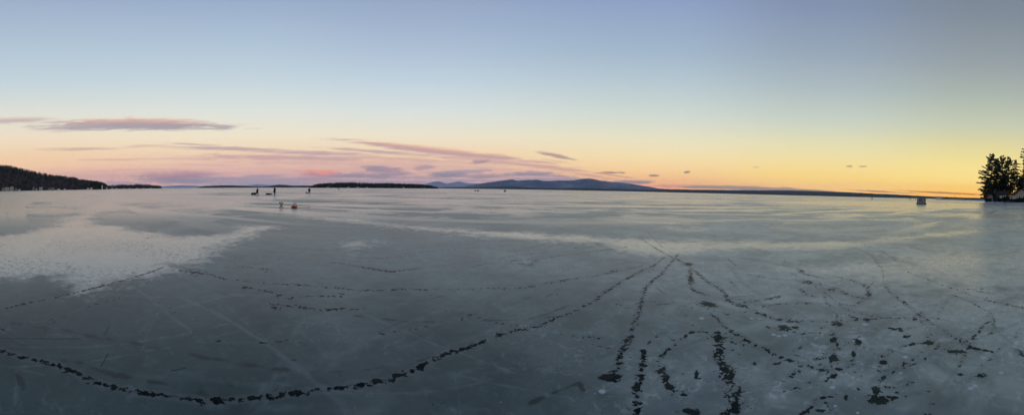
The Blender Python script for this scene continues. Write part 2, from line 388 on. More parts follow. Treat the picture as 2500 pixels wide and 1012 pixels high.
# big dark melt patches: x, y, half-width and half-height as seen, tilt
BL = []
def blot(x, y, a, b, st=1.15, sl=0.0): BL.append((x, y, a, b, st, sl))
for t_ in [(1502,922,34,12,1.3,0),(1475,921,26,3,.9,0),(1761,822,16,15),(1805,988,12,16),(1623,903,12,13),(1700,1006,24,12),(1710,911,8,12),(1650,945,9,9),(1223,820,13,7),(1160,848,12,6),(1030,903,14,9),(1130,858,10,6),(930,940,14,6),
           (530,988,22,12),(730,970,24,9),(345,968,20,9),(480,987,14,8),(250,944,10,8),(885,948,14,6),(820,958,10,5),(1062,886,12,7),(970,925,14,8),(75,879,12,5),
           (1737,740,26,7,1.15,.3),(1820,745,22,5,1.1,.2),(2275,836,18,9,1.0),(2164,884,16,11,1.05),(2339,858,28,8,.92),(2405,853,38,5,.9,.25),(2403,915,18,7,.95),(2356,913,14,4,.85),
           (2154,975,34,17,1.05),(2150,955,14,14,1.0),(2190,968,22,4,1.0),(2046,874,16,12),(2046,916,14,9),(2030,928,12,6,1.0,-.4),(2058,900,18,5),(2043,828,14,10),(2053,840,6,8),(2104,836,17,9),(2093,864,6,9),
           (2050,790,20,8,1.0),(2124,780,12,6,.9),(2100,780,10,4,.85),(1925,797,18,6,1.0,.2),(1949,797,12,4,.9),(1969,813,16,4,.9),(2020,968,16,7,1.1),(2040,967,22,3,.95),(2077,968,8,9,1.0),(2016,1000,16,6,1.05),(1682,641,16,5,1.0),(1690,675,7,12,1.05),
           (2190,803,30,5,.8,.3),(1975,687,28,6,.85,.15),(2035,706,20,5,.85),(2205,802,12,4,.8),(2222,820,12,5,.8),(1828,824,9,7,1.0),(1578,870,9,10,1.05),(1575,900,7,9),(2240,779,10,5,.85),(1960,660,10,4,.95),(2128,718,12,7,.8),
           (470,668,18,3,.9),(598,706,12,4,1.0),(683,727,14,5,1.0),(1295,646,14,3,.9),(955,666,22,2.6,.9),(1300,700,16,3,.8),(1030,710,26,3,.9),(1500,660,12,3,.8),(1680,963,16,6,1.0),(1567,1010,10,8,1.0),(670,756,12,4,1.05)]:
    blot(*t_)
# cloudy seams within the ice, seen as soft darker or paler marks
FD = []; FP = []
def soft(L, pl, wd, st): L.append((pts_world(pl), wd * .6, st))
soft(FD, [(-10,778),(60,795),(140,803),(220,825),(260,830),(330,843),(400,860),(450,870),(500,880),(560,890),(640,905),(700,912)], .085, .9)
soft(FD, [(150,880),(190,888),(230,905),(280,920),(330,930),(400,945),(460,960),(520,978)], .09, .9)
soft(FD, [(860,775),(950,785),(1020,790),(1100,787),(1180,785),(1260,782),(1350,775),(1430,768),(1520,752),(1620,740),(1655,735)], .07, .8)
soft(FD, [(740,914),(830,915),(900,910),(970,900),(1050,880),(1100,850),(1180,820),(1240,800),(1330,770),(1420,735)], .06, .7)
soft(FD, [(95,825),(110,800),(130,785),(150,775)], .07, .8); soft(FD, [(25,900),(38,920),(45,945),(40,980)], .08, .9); soft(FD, [(75,1000),(85,985)], .07, .9)
soft(FD, [(1270,1010),(1330,975),(1380,955),(1420,935),(1440,965)], .06, .8); soft(FD, [(780,930),(800,945),(815,952)], .05, .8)
soft(FD, [(2310,880),(2330,905),(2345,930),(2360,960)], .08, .5); soft(FD, [(1890,930),(1900,915)], .08, .5); soft(FD, [(1880,965),(1870,985)], .08, .5)
soft(FD, [(560,950),(600,960)], .06, .7); soft(FD, [(1060,810),(1000,840),(930,880)], .05, .5)
soft(FP, [(440,730),(520,765),(580,800),(640,840),(700,885),(740,915),(790,960),(850,1012)], .10, .9)
soft(FP, [(700,765),(730,810),(770,850),(800,880)], .08, .5)
soft(FP, [(820,880),(900,840),(1000,790),(1080,760),(1160,735),(1260,700)], .10, .7); soft(FP, [(1100,850),(1200,810),(1300,770),(1400,735),(1500,690)], .10, .6)
soft(FP, [(700,905),(780,910),(900,905),(1000,890),(1100,860)], .12, .6); soft(FP, [(0,640),(200,700),(420,740),(560,750)], .10, .25)
soft(FP, [(0,800),(100,812),(210,830),(300,822),(420,800)], .10, .45); soft(FP, [(1260,960),(1320,900),(1420,880)], .1, .3)
soft(FP, [(1560,800),(1540,880),(1520,930),(1560,970)], .25, .5); soft(FP, [(1740,860),(1760,900),(1740,960),(1700,1000)], .25, .8); soft(FP, [(1830,900),(1850,980)], .2, .5)
soft(FP, [(1700,960),(1640,990),(1600,1010)], .2, .7); soft(FP, [(2000,720),(2200,800),(2350,900)], .45, .35); soft(FP, [(2060,700),(2080,800),(2090,900),(2050,1000)], .35, .35)
soft(FP, [(2220,700),(2330,720),(2380,690),(2360,650)], .18, .3); soft(FP, [(380,990),(600,1005),(760,1000)], .12, .5); soft(FP, [(860,960),(980,990),(1060,950)], .12, .5)
# pale frosty sheets (edge outlines), one painted sky reflection, and long pale leads
PO = [
 ([(-60,580),(0,572),(60,565),(120,545),(180,520),(215,498),(236,478),(330,478),(318,492),(300,505),(270,520),(235,532),(240,545),(270,550),(320,552),(350,565),(400,575),(450,578),(500,577),(560,570),(600,556),(640,553),(690,555),(640,570),(580,590),(520,615),(470,640),(420,660),(370,672),(330,680),(280,684),(240,700),(200,712),(170,690),(150,670),(100,663),(50,668),(0,672),(-60,676)], 1.0),
 ([(560,497),(640,505),(700,517),(830,530),(960,545),(1100,558),(1300,565),(1450,572),(1500,578),(1700,575),(1900,585),(2100,582),(2300,565),(2540,543),(2540,552),(2300,580),(2200,592),(2050,607),(1900,608),(1750,610),(1620,625),(1560,615),(1450,598),(1300,590),(1150,578),(1000,565),(900,552),(830,545),(740,542),(690,528),(600,508)], .82, .055),
 ([(820,588),(900,588),(965,588),(955,605),(905,622),(880,630),(830,618),(790,600)], .55, .10),
 ([(2140,600),(2260,588),(2360,590),(2330,615),(2350,650),(2230,640),(2180,615)], .6, .12),
 ([(1900,650),(2100,618),(2300,610),(2540,600),(2540,770),(2300,740),(2050,690)], .75, .14), ([(2250,545),(2540,520),(2540,545),(2300,560)], .45, .1),
 ([(1440,605),(1560,612),(1640,625),(1620,640),(1500,650),(1400,640)], .45, .12),
 ([(1880,488),(2000,489),(2120,491),(2250,495),(2400,500),(2405,511),(2250,509),(2100,503),(1900,495)], 1.1, .03),  # pale band painted where the low yellow sky reflects in the ice
 ([(0,480),(90,482),(60,492),(0,496)], .8), ([(-20,509),(90,503),(120,506),(60,512),(-20,516)], .8),
 ([(1540,540),(1640,532),(1700,545),(1760,556),(1700,570),(1600,560)], .6),
]
LD = []
def lead(pl, wd, st=.8): LD.append((pts_world(pl), wd, st))
lead([(380,488),(560,495),(700,497),(900,499),(1100,501),(1300,507),(1500,512),(1700,519),(1900,522),(2200,521),(2480,519)], .9)
lead([(300,480),(500,487),(800,484),(1100,492),(1400,497),(1660,503),(2000,508),(2250,505)], 1.6)
lead([(1390,532),(1500,533),(1560,538),(1700,543)], .8, .6); lead([(1070,511),(1200,521),(1240,523)], .5, .6)
lead([(600,473),(900,476),(1200,477),(1600,485),(1900,492)], 3, .7); lead([(0,470),(400,470),(800,470)], 6, .6)
lead([(1980,494),(2150,500),(2380,503)], 1.6, 1.0); lead([(700,475),(900,474),(1300,472)], 3, .5); lead([(480,500),(560,506),(640,512),(760,514)], .8, .6)
lead([(2240,510),(2400,515)], .9, .9); lead([(560,560),(620,548),(700,545)], .4, .3); lead([(1900,535),(2100,527),(2300,530)], .5, .5)

def seg_field(PX, PY, lines, gauss=True):
    out = np.zeros_like(PX)
    for P, wd, st in lines:
        R_ = wd * 3.2
        x0, y0 = P.min(0) - R_; x1, y1 = P.max(0) + R_
        idx = np.nonzero((PX > x0) & (PX < x1) & (PY > y0) & (PY < y1))[0]
        if not len(idx): continue
        px, py = PX[idx], PY[idx]; best = np.full(len(idx), 1e9)
        for (ax, ay), (bx, by) in zip(P[:-1], P[1:]):
            ux, uy = bx - ax, by - ay; L2 = ux * ux + uy * uy + 1e-9
            t_ = np.clip(((px - ax) * ux + (py - ay) * uy) / L2, 0, 1)
            best = np.minimum(best, (px - ax - t_ * ux) ** 2 + (py - ay - t_ * uy) ** 2)
        out[idx] = np.maximum(out[idx], st * np.exp(-best / (wd * wd)))
    return out
def poly_sd(PX, PY, P):
    """signed distance, positive inside"""
    best = np.full(len(PX), 1e18); ins = np.zeros(len(PX), bool)
    Q = np.roll(P, -1, 0)
    for (ax, ay), (bx, by) in zip(P, Q):
        ux, uy = bx - ax, by - ay; L2 = ux * ux + uy * uy + 1e-9
        t_ = np.clip(((PX - ax) * ux + (PY - ay) * uy) / L2, 0, 1)
        best = np.minimum(best, (PX - ax - t_ * ux) ** 2 + (PY - ay - t_ * uy) ** 2)
        c = ((ay > PY) != (by > PY)) & (PX < ux * (PY - ay) / (by - ay + 1e-12) + ax)
        ins ^= c
    return np.where(ins, 1, -1) * np.sqrt(best)

def fbm_(x, y): return np.sin(x * .9 + 1.3) * np.cos(y * .7) + .6 * np.sin(x * 2.1 + y * 1.7)
# mesh rows get sparser with distance, columns fan out over the whole circle
rows = np.concatenate([[1.1, 1.6], EYE * F / np.arange(570, 4, -1.7), EYE * F / 4 * np.geomspace(1.15, 38, 40)])
rows = np.unique(rows)
cols = np.concatenate([np.linspace(-1.66, 1.66, 1150), np.linspace(1.66, 2 * math.pi - 1.66, 60)[1:-1]])
AZ, RR = np.meshgrid(cols, rows); PX = (np.sin(AZ) * RR).ravel(); PY = (np.cos(AZ) * RR).ravel()
near = RR.ravel() < 160
def on(mask, fn):
    out = np.zeros(len(PX)); out[mask] = fn(PX[mask], PY[mask]); return out
rt = random.Random(21)
def trail(x, y, hd, L, st, wd, wob=.12):
    c = gnd(x, y); p_ = [(c.x, c.y)]; a_ = hd
    for k in range(int(L / .25)):
        a_ += rt.gauss(0, wob); p_.append((p_[-1][0] + math.cos(a_) * .25, p_[-1][1] + math.sin(a_) * .25))
    return (np.array(p_), wd, st)
TR = [trail(rt.uniform(300, 1500), rt.uniform(575, 740), rt.uniform(0, 6.28), rt.uniform(1.5, 7), rt.uniform(.38, .6), rt.uniform(.035, .06)) for _ in range(22)]
TR += [trail(rt.uniform(1550, 2450), rt.uniform(600, 960), rt.uniform(0, 6.28), rt.uniform(1, 4), rt.uniform(.5, .78), rt.uniform(.035, .06), .2) for _ in range(30)]
HR = [trail(rt.uniform(0, 2500), rt.uniform(570, 1000), rt.uniform(0, 6.28), rt.uniform(.5, 3), 1.0, .006, .03) for _ in range(26)]
CR = [(p_, w_ * .82, s_ + .08) for p_, w_, s_ in CR] + TR
HL += [(p_, w_ * (1 + .25 * np.hypot(*p_[0])), .62) for p_, w_, s_ in HR if np.hypot(*p_.mean(0)) > 4.5]
SF = [trail(rt.uniform(0, 2500), rt.uniform(640, 1000), rt.uniform(0, 6.28), rt.uniform(1.5, 7), rt.uniform(.4, .8), rt.uniform(.04, .09), .05) for _ in range(36)]
FP += SF[18:]
FP += [trail(rt.uniform(0, 2500), rt.uniform(680, 1000), rt.uniform(0, 6.28), rt.uniform(.6, 3.5), rt.uniform(.5, .85), rt.uniform(.012, .03), .05) for _ in range(26)]
HL += [(p_, .010 + .0022 * float(np.hypot(*p_.mean(0))), .55) for p_, w_, s_ in CR[:44]]
a_crack = on(near, lambda x, y: seg_field(x, y, CR))
a_hair = on(near, lambda x, y: seg_field(x, y, HL))
a_fd = on(near, lambda x, y: seg_field(x, y, FD)); a_fp = on(near, lambda x, y: seg_field(x, y, FP))
for (bx, by, ba, bb, bs, bsl) in BL:
    c = gnd(bx, by); d = math.hypot(c.x, c.y)
    wx = ba * d / F; wy = bb * (d * d) / (EYE * F)
    e_r = np.array([c.x, c.y]) / d; e_t = np.array([e_r[1], -e_r[0]])
    m_ = near & (np.hypot(PX - c.x, PY - c.y) < max(wx, wy) * 2.2 + .1)
    dx_, dy_ = PX[m_] - c.x, PY[m_] - c.y
    u_ = (dx_ * e_t[0] + dy_ * e_t[1]) / wx
    v_ = (dx_ * e_r[0] + dy_ * e_r[1] + bsl * u_ * ba / max(bb, 1) * wy * .5) / wy
    a_crack[m_] = np.maximum(a_crack[m_], (bs * 1.7) * np.exp(-(u_ ** 2 + v_ ** 2) * 1.3))
a_frost = on(RR.ravel() < 400, lambda x, y: seg_field(x, y, LD))
for pl, st, *sf_ in PO:
    sf_ = sf_[0] if sf_ else .065
    P = pts_world(pl)
    sdv = on(RR.ravel() < 400, lambda x, y: poly_sd(x, y, P))
    a_frost = np.maximum(a_frost, np.where(RR.ravel() < 400, st / (1 + np.exp(-np.clip(sdv / (sf_ * RR.ravel() + .04), -30, 30))), 0))
# trapped white gas bubbles
a_bub = np.zeros(len(PX)); rb = random.Random(3)
bub = [(1480,957,8),(1461,962,3),(1230,988,3),(2044,944,7),(2220,870,7),(2093,921,5),(2106,925,4),(2209,909,4),(2237,884,3),(2409,872,7),(2453,908,6),(1720,774,7),(1842,774,5),(1862,776,4),(2065,770,5),(2120,791,8),(1847,973,3),
       (2094,934,3),(2052,989,4),(2107,1006,4),(2115,860,3),(2254,900,3),(1897,814,6),(1910,818,6),(1925,816,6),(2390,940,6),(2380,946,7),(2266,770,3),(643,753,3),(1020,853,2),(730,702,2),(2075,802,3),(2092,801,4),(2110,808,3),(1918,838,2),(1931,847,2),(1999,841,2),(2100,970,3),(1950,651,2)]
for _ in range(0):
    x_ = rb.choice([rb.uniform(1400, 2500), rb.uniform(1900, 2450)]); bub.append((x_, rb.uniform(740, 1010), rb.uniform(.8, 2.0)))
for bx, by, br in bub:
    c = gnd(bx, by); d = math.hypot(c.x, c.y); r_ = br * math.hypot(d, EYE) / F
    m_ = near & (np.abs(PX - c.x) < r_ * 3) & (np.abs(PY - c.y) < r_ * 3)
    a_bub[m_] = np.maximum(a_bub[m_], np.exp(-((PX[m_] - c.x) ** 2 + (PY[m_] - c.y) ** 2) / (r_ * r_) ) * (.62 if br < 4 else 1.0))

ice = bpy.data.materials.new('lake_ice'); ice.use_nodes = True; t = NT(ice.node_tree); B = t.n['Principled BSDF']
pos = t.node('ShaderNodeNewGeometry').outputs['Position']
def attr(n):
    a = t.node('ShaderNodeAttribute'); a.attribute_name = n; return a.outputs['Fac']
n_big = t.noise(pos, .045, 5, .6, .8); n_mid = t.noise(pos, .35, 5, .6, .6); n_fin = t.noise(pos, 3.2, 5, .65, .3)
n_rag = t.noise(pos, 9.0, 5, .7, .6); n_huge = t.noise(pos, .008, 4, .6, .6); n_grit = t.noise(pos, 40.0, 3, .7)
n_blob = t.noise(pos, 2.2, 3, .5, .4)
pd = t.node('ShaderNodeVectorMath', operation='LENGTH'); t.put(pd.inputs[0], pos)
fr = t.m('ADD', attr('frost'), t.m('MULTIPLY', t.m('SUBTRACT', n_mid, .5), .8))
fr = t.m('ADD', fr, t.m('MULTIPLY', t.m('SUBTRACT', n_fin, .5), .85))
frost = t.step(fr, .32, .78)
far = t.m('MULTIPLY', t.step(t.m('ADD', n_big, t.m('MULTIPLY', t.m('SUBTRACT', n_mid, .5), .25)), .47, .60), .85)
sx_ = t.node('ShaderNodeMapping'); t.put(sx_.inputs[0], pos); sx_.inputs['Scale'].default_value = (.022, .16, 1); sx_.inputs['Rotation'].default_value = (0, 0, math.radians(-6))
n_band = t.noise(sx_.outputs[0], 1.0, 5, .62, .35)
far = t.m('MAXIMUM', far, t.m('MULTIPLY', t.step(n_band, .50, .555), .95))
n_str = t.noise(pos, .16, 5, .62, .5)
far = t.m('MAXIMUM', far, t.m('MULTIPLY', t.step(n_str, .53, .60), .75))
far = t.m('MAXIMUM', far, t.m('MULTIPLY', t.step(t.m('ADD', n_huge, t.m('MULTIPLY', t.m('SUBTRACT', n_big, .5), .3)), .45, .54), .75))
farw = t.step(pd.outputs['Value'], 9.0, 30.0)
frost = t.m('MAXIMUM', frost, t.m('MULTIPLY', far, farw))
n_sp = t.noise(pos, 8.0, 4, .7, .5)
speck = t.m('MULTIPLY', t.step(n_sp, .50, .60), t.step(n_mid, .40, .58))
speck = t.m('MULTIPLY', t.m('MULTIPLY', speck, t.step(frost, .4, .9)), t.m('SUBTRACT', 1.0, t.step(pd.outputs['Value'], 10.5, 14.5)))
frost = t.m('MULTIPLY', frost, t.m('SUBTRACT', 1.0, t.m('MULTIPLY', speck, .6)))
# cracks: lens-shaped dark spots strung along each line
n_c1 = t.noise(pos, 14.5, 3, .55, .4); n_c2 = t.noise(pos, 34.0, 3, .6, .2)
cf = t.m('ADD', attr('crack'), t.m('MULTIPLY', t.m('SUBTRACT', n_c1, .5), 3.5))
cf = t.m('ADD', cf, t.m('MULTIPLY', t.m('SUBTRACT', n_c2, .5), 1.3))
cf = t.m('ADD', cf, t.m('MULTIPLY', t.m('SUBTRACT', n_blob, .5), 1.5))
crack = t.m('MULTIPLY', t.m('MULTIPLY', t.step(cf, .82, 1.08), t.step(attr('crack'), .12, .3)), t.mixf(t.step(n_fin, .4, .6), .93, 1.0))
halo = t.m('MULTIPLY', t.step(t.m('ADD', attr('crack'), t.m('MULTIPLY', t.m('SUBTRACT', n_fin, .5), .7)), .1, .7), .3)
hairm = t.m('MULTIPLY', t.step(t.m('ADD', attr('hair'), t.m('MULTIPLY', t.m('SUBTRACT', n_mid, .5), 1.2)), .45, .8), .65)
n_fd = t.noise(pos, 4.2, 2, .5, .2)
fdm = t.m('MULTIPLY', t.step(t.m('ADD', attr('darkseam'), t.m('MULTIPLY', t.m('SUBTRACT', n_fd, .5), 3.2)), .55, 1.15), .8)
fdm = t.m('MULTIPLY', fdm, t.step(attr('darkseam'), .08, .4))
fpm = t.m('MULTIPLY', t.m('MULTIPLY', t.step(t.m('ADD', attr('paleseam'), t.m('MULTIPLY', t.m('SUBTRACT', n_fin, .5), 2.0)), .25, 1.1), t.step(attr('paleseam'), .0, .3)), .6)
cloudy = t.m('ADD', t.m('MULTIPLY', n_mid, .55), t.m('MULTIPLY', n_fin, .45))
base = t.mix(t.step(cloudy, .36, .64), (.001, .013, .015), (.014, .038, .038))
n_cl = t.noise(pos, 1.7, 4, .6, .8)
base = t.mix(t.m('MULTIPLY', attr('grazing_grey'), t.m('ADD', .55, t.m('MULTIPLY', t.step(cloudy, .38, .62), .45))), base, (.115, .172, .172))  # greyer colour painted in for the brighter grazing view
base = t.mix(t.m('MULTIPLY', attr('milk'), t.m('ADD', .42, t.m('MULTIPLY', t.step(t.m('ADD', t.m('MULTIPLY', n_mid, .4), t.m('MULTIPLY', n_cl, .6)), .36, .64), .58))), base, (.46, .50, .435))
base = t.mix(fpm, base, (.13, .155, .16))
base = t.mix(t.m('MAXIMUM', halo, 0.0), base, (.12, .14, .145))
base = t.mix(fdm, base, (.001, .006, .008))
base = t.mix(frost, base, (.45, .43, .385))
base = t.mix(t.m('MULTIPLY', t.step(n_grit, .66, .74), t.step(n_mid, .5, .6)), base, (.16, .18, .18))
vo = t.node('ShaderNodeTexVoronoi'); t.put(vo.inputs['Vector'], pos); vo.inputs['Scale'].default_value = 7.0
vs_ = t.node('ShaderNodeSeparateColor'); t.put(vs_.inputs[0], vo.outputs['Color'])
rad_ = t.m('MULTIPLY', t.m('POWER', vs_.outputs[0], 3.0), .12)
sm = t.m('SUBTRACT', 1.0, t.step(t.m('SUBTRACT', vo.outputs['Distance'], rad_), .0, .03))
sm = t.m('MULTIPLY', t.m('MULTIPLY', sm, t.step(vs_.outputs[1], .38, .42)), t.m('MULTIPLY', attr('milk'), t.step(n_mid, .45, .58)))
bb = t.m('MAXIMUM', t.step(attr('bubble'), .30, .60), t.m('MULTIPLY', sm, .8))
base = t.mix(t.m('MULTIPLY', bb, .85), base, (.46, .50, .50))
dark = t.m('MAXIMUM', crack, hairm)
scuff = t.m('MULTIPLY', t.m('MULTIPLY', t.step(n_sp, .60, .68), t.step(n_mid, .42, .6)), .45)
base = t.mix(scuff, base, (.012, .022, .024))
zone = t.m('MULTIPLY', attr('zone'), t.step(n_mid, .44, .60))
fleck = t.m('MULTIPLY', t.m('MULTIPLY', t.step(n_c1, .63, .70), zone), .8)
base = t.mix(t.m('MULTIPLY', t.m('MULTIPLY', t.step(n_fin, .5, .7), zone), .75), base, (.48, .51, .48))
n_lp = t.noise(pos, 6.5, 4, .65, 1.2)
lump = t.m('MULTIPLY', t.m('MULTIPLY', t.step(n_lp, .52, .68), attr('milk')), t.m('MULTIPLY', t.step(n_mid, .38, .56), .6))
base = t.mix(lump, base, (.66, .70, .66))
dark = t.m('MAXIMUM', dark, fleck)
base = t.mix(dark, base, t.mix(t.m('POWER', attr('milk'), 3.0), (.001, .0038, .0042), (.050, .068, .056)))
t.put(B.inputs['Base Color'], base)
rg = t.mixf(frost, t.mixf(attr('milk'), .38, .38), t.m('ADD', .14, t.m('MULTIPLY', n_fin, .12))); rg = t.mixf(dark, rg, .3)
t.put(B.inputs['Roughness'], rg)
B.inputs['IOR'].default_value = 1.31; B.inputs['Specular Tint'].default_value = (.78, 1.0, .965, 1)
t.put(B.inputs['Specular IOR Level'], t.mixf(dark, t.mixf(frost, .55, .75), .03))
bp = t.node('ShaderNodeBump'); bp.inputs['Strength'].default_value = .15; bp.inputs['Distance'].default_value = .01
t.put(bp.inputs['Height'], t.m('SUBTRACT', t.m('ADD', n_fin, t.m('MULTIPLY', n_rag, .4)), t.m('MULTIPLY', crack, .5)))
t.l.new(bp.outputs[0], B.inputs['Normal'])

nc = len(cols); nr = len(rows)
V = np.stack([PX, PY, np.zeros(len(PX))], 1)
i0 = (np.arange(nr - 1)[:, None] * nc); j = np.arange(nc); j2 = (j + 1) % nc
FQ = np.stack([(i0 + j), (i0 + j2), (i0 + nc + j2), (i0 + nc + j)], -1).reshape(-1, 4)[:, ::-1]
V = np.vstack([V, [[0, 0, 0]]]); ctr = len(V) - 1
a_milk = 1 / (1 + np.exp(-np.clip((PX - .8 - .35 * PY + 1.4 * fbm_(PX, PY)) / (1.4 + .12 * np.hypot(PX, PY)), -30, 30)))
a_zone = 1 / (1 + np.exp(-np.clip((PX - 1.0 - .25 * PY) / .5, -30, 30))) * 1 / (1 + np.exp(np.clip((np.hypot(PX, PY) - 6.2 - .0 * PX) / .9, -30, 30)))
a_zone = a_zone * (1 - 1 / (1 + np.exp(-np.clip((PX - 4.4) / .4, -30, 30))))
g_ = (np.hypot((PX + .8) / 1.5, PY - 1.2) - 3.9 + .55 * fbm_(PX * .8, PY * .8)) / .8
a_grey = 1 / (1 + np.exp(-np.clip(g_, -30, 30)))  # paler outside an oval near the camera: view-angle brightening put into the colour
at_v = dict(grazing_grey=a_grey, zone=a_zone, milk=a_milk, crack=a_crack, hair=a_hair, darkseam=a_fd, paleseam=a_fp, frost=a_frost, bubble=a_bub)
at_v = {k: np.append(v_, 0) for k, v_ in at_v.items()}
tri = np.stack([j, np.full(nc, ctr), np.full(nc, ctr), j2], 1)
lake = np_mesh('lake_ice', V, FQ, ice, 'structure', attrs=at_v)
hub = MB().add([(math.sin(c_) * 1.1, math.cos(c_) * 1.1, 0) for c_ in cols], [tuple(range(len(cols)))[::-1]]).build('ice_underfoot', ice)
hub['kind'] = 'structure'

# ------------------------------------------------------------------ hills, far shores, mountains (height fields at their real distance)
def vnoise(x, seed):
    r_ = np.random.default_rng(seed).random(4096); xi = np.floor(x).astype(int); f_ = x - xi; f_ = f_ * f_ * (3 - 2 * f_)
    return r_[xi % 4096] * (1 - f_) + r_[(xi + 1) % 4096] * f_
def fbm(x, seed, o=5):
    s_ = 0; a_ = .5
    for k in range(o): s_ = s_ + a_ * (vnoise(x * 2 ** k, seed + k) - .5); a_ *= .55
    return s_
def vnoise2(x, y, seed):
    r_ = np.random.default_rng(seed).random((256, 256)); xi = np.floor(x).astype(int); yi = np.floor(y).astype(int)
    fx = x - xi; fy = y - yi; fx = fx * fx * (3 - 2 * fx); fy = fy * fy * (3 - 2 * fy)
    g_ = lambda a, b: r_[a % 256, b % 256]
    return (g_(xi, yi) * (1 - fx) + g_(xi + 1, yi) * fx) * (1 - fy) + (g_(xi, yi + 1) * (1 - fx) + g_(xi + 1, yi + 1) * fx) * fy
def fbm2(x, y, seed, o=5):
    s_ = 0; a_ = .5
    for k in range(o): s_ = s_ + a_ * (vnoise2(x * 2 ** k, y * 2 ** k, seed + k) - .5); a_ *= .55
    return s_
def hill_mat(name, c1, c2, snow=None, sc=.01):
    m = bpy.data.materials.new(name); m.use_nodes = True; t = NT(m.node_tree); b = t.n['Principled BSDF']
    p_ = t.node('ShaderNodeNewGeometry').outputs['Position']
    n1 = t.noise(p_, sc, 6, .65); c_ = t.mix(t.step(n1, .38, .62), c1, c2)
    if snow:
        n2 = t.noise(p_, sc * .6, 6, .7, .5); c_ = t.mix(t.m('MULTIPLY', t.step(n2, .5, .62), .6), c_, snow)
    t.put(b.inputs['Base Color'], c_); b.inputs['Roughness'].default_value = .95; b.inputs['Specular IOR Level'].default_value = .1
    return m
def ridge(name, sky_pts, D, front, back, m, seed, jag=.5, spur=.15, n=None, nt=18, fade_ends=True, top_sub=0.0, objkind='structure'):
    sx = np.array([p_[0] for p_ in sky_pts], float); sy = np.array([p_[1] for p_ in sky_pts], float)
    n = n or int((sx[-1] - sx[0]) * 1.0) + 40
    xx = np.linspace(sx[0], sx[-1], n)
    hh = np.maximum((hor_y(xx) - np.interp(xx, sx, sy)) , 0) + jag * fbm(xx / 7.0, seed) * 2
    hh = np.maximum(hh * D / F + EYE - top_sub, .2)
    if fade_ends:
        e_ = np.minimum((xx - xx[0]), (xx[-1] - xx)) / (.02 * (xx[-1] - xx[0]) + 4); hh = hh * np.clip(e_, 0, 1) ** .5
    tt = np.concatenate([np.linspace(0, 1, nt), np.linspace(1, 2, 8)[1:]])
    XX, TT = np.meshgrid(xx, tt)
    prof = np.where(TT <= 1, (TT ** .8), np.clip(1 - (TT - 1) * 1.1, -.1, 1))
    dist = np.where(TT <= 1, D - front * (1 - TT), D + back * (TT - 1))
    H = hh[None, :] * prof
    H = H * (1 + spur * 2 * fbm2(XX / 22.0, TT * 3, seed + 9) * np.sin(np.clip(TT, 0, 1) * math.pi))
    H = np.where(TT == 0, -1.0, H)
    A_ = (XX - 1250) / F
    Vv = np.stack([np.sin(A_) * dist, np.cos(A_) * dist, H], -1).reshape(-1, 3)
    o = np_mesh(name, Vv, grid_faces(len(tt), n), m, objkind)
    return o, (lambda x: np.interp(x, xx, hh))

M_dark = hill_mat('far_shore_forest', (.018, .026, .03), (.035, .042, .045), None, .02)
M_mid = hill_mat('ridge_forest', (.02, .032, .04), (.04, .052, .062), None, .008)
M_mtn = hill_mat('mountain_forest_hazed', (.075, .10, .155), (.125, .145, .20), (.36, .34, .40), .0024)  # blue of the distant haze mixed into the forest and snow colours
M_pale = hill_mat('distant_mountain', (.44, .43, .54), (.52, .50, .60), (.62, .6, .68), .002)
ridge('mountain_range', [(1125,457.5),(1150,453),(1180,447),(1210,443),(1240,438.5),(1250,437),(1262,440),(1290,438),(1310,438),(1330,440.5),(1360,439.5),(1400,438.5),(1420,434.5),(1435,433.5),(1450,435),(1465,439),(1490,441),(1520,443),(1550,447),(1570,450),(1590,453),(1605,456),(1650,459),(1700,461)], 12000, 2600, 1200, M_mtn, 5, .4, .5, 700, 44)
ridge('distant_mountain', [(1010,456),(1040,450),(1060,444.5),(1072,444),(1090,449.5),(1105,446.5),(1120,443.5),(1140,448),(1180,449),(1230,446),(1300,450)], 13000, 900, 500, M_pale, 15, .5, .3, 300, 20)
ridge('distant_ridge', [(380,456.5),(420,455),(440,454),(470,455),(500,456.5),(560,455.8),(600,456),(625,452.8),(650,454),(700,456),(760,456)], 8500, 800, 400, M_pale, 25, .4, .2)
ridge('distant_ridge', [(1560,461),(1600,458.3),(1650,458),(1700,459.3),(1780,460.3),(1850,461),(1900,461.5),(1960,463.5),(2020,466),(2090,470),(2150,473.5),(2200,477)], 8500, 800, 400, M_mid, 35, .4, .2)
ridge('wooded_ridge', [(480,459),(500,456),(540,454.8),(570,455),(600,456.5),(630,458.5),(655,457.5),(670,454.5),(680,453.6),(700,454.5),(715,456),(740,455.5),(775,456.3),(800,457)], 3600, 260, 200, M_dark, 45, .4, .15)
ridge('far_shore', [(1050,459),(1100,457.5),(1150,457.5),(1200,456.5),(1250,455),(1300,457),(1350,457.8),(1400,457),(1500,458),(1560,459.2),(1600,459.5),(1680,459.8),(1740,461.2),(1800,463.8),(1850,465),(1900,466.5),(1950,468.4),(2000,469.6),(2050,470.8),(2100,472.8),(2150,473.2),(2210,476.4),(2260,479.8),(2300,481.2),(2350,483.8),(2400,485.3),(2450,486.5),(2560,488)], 4800, 500, 300, M_dark, 55, .45, .15, 1500)

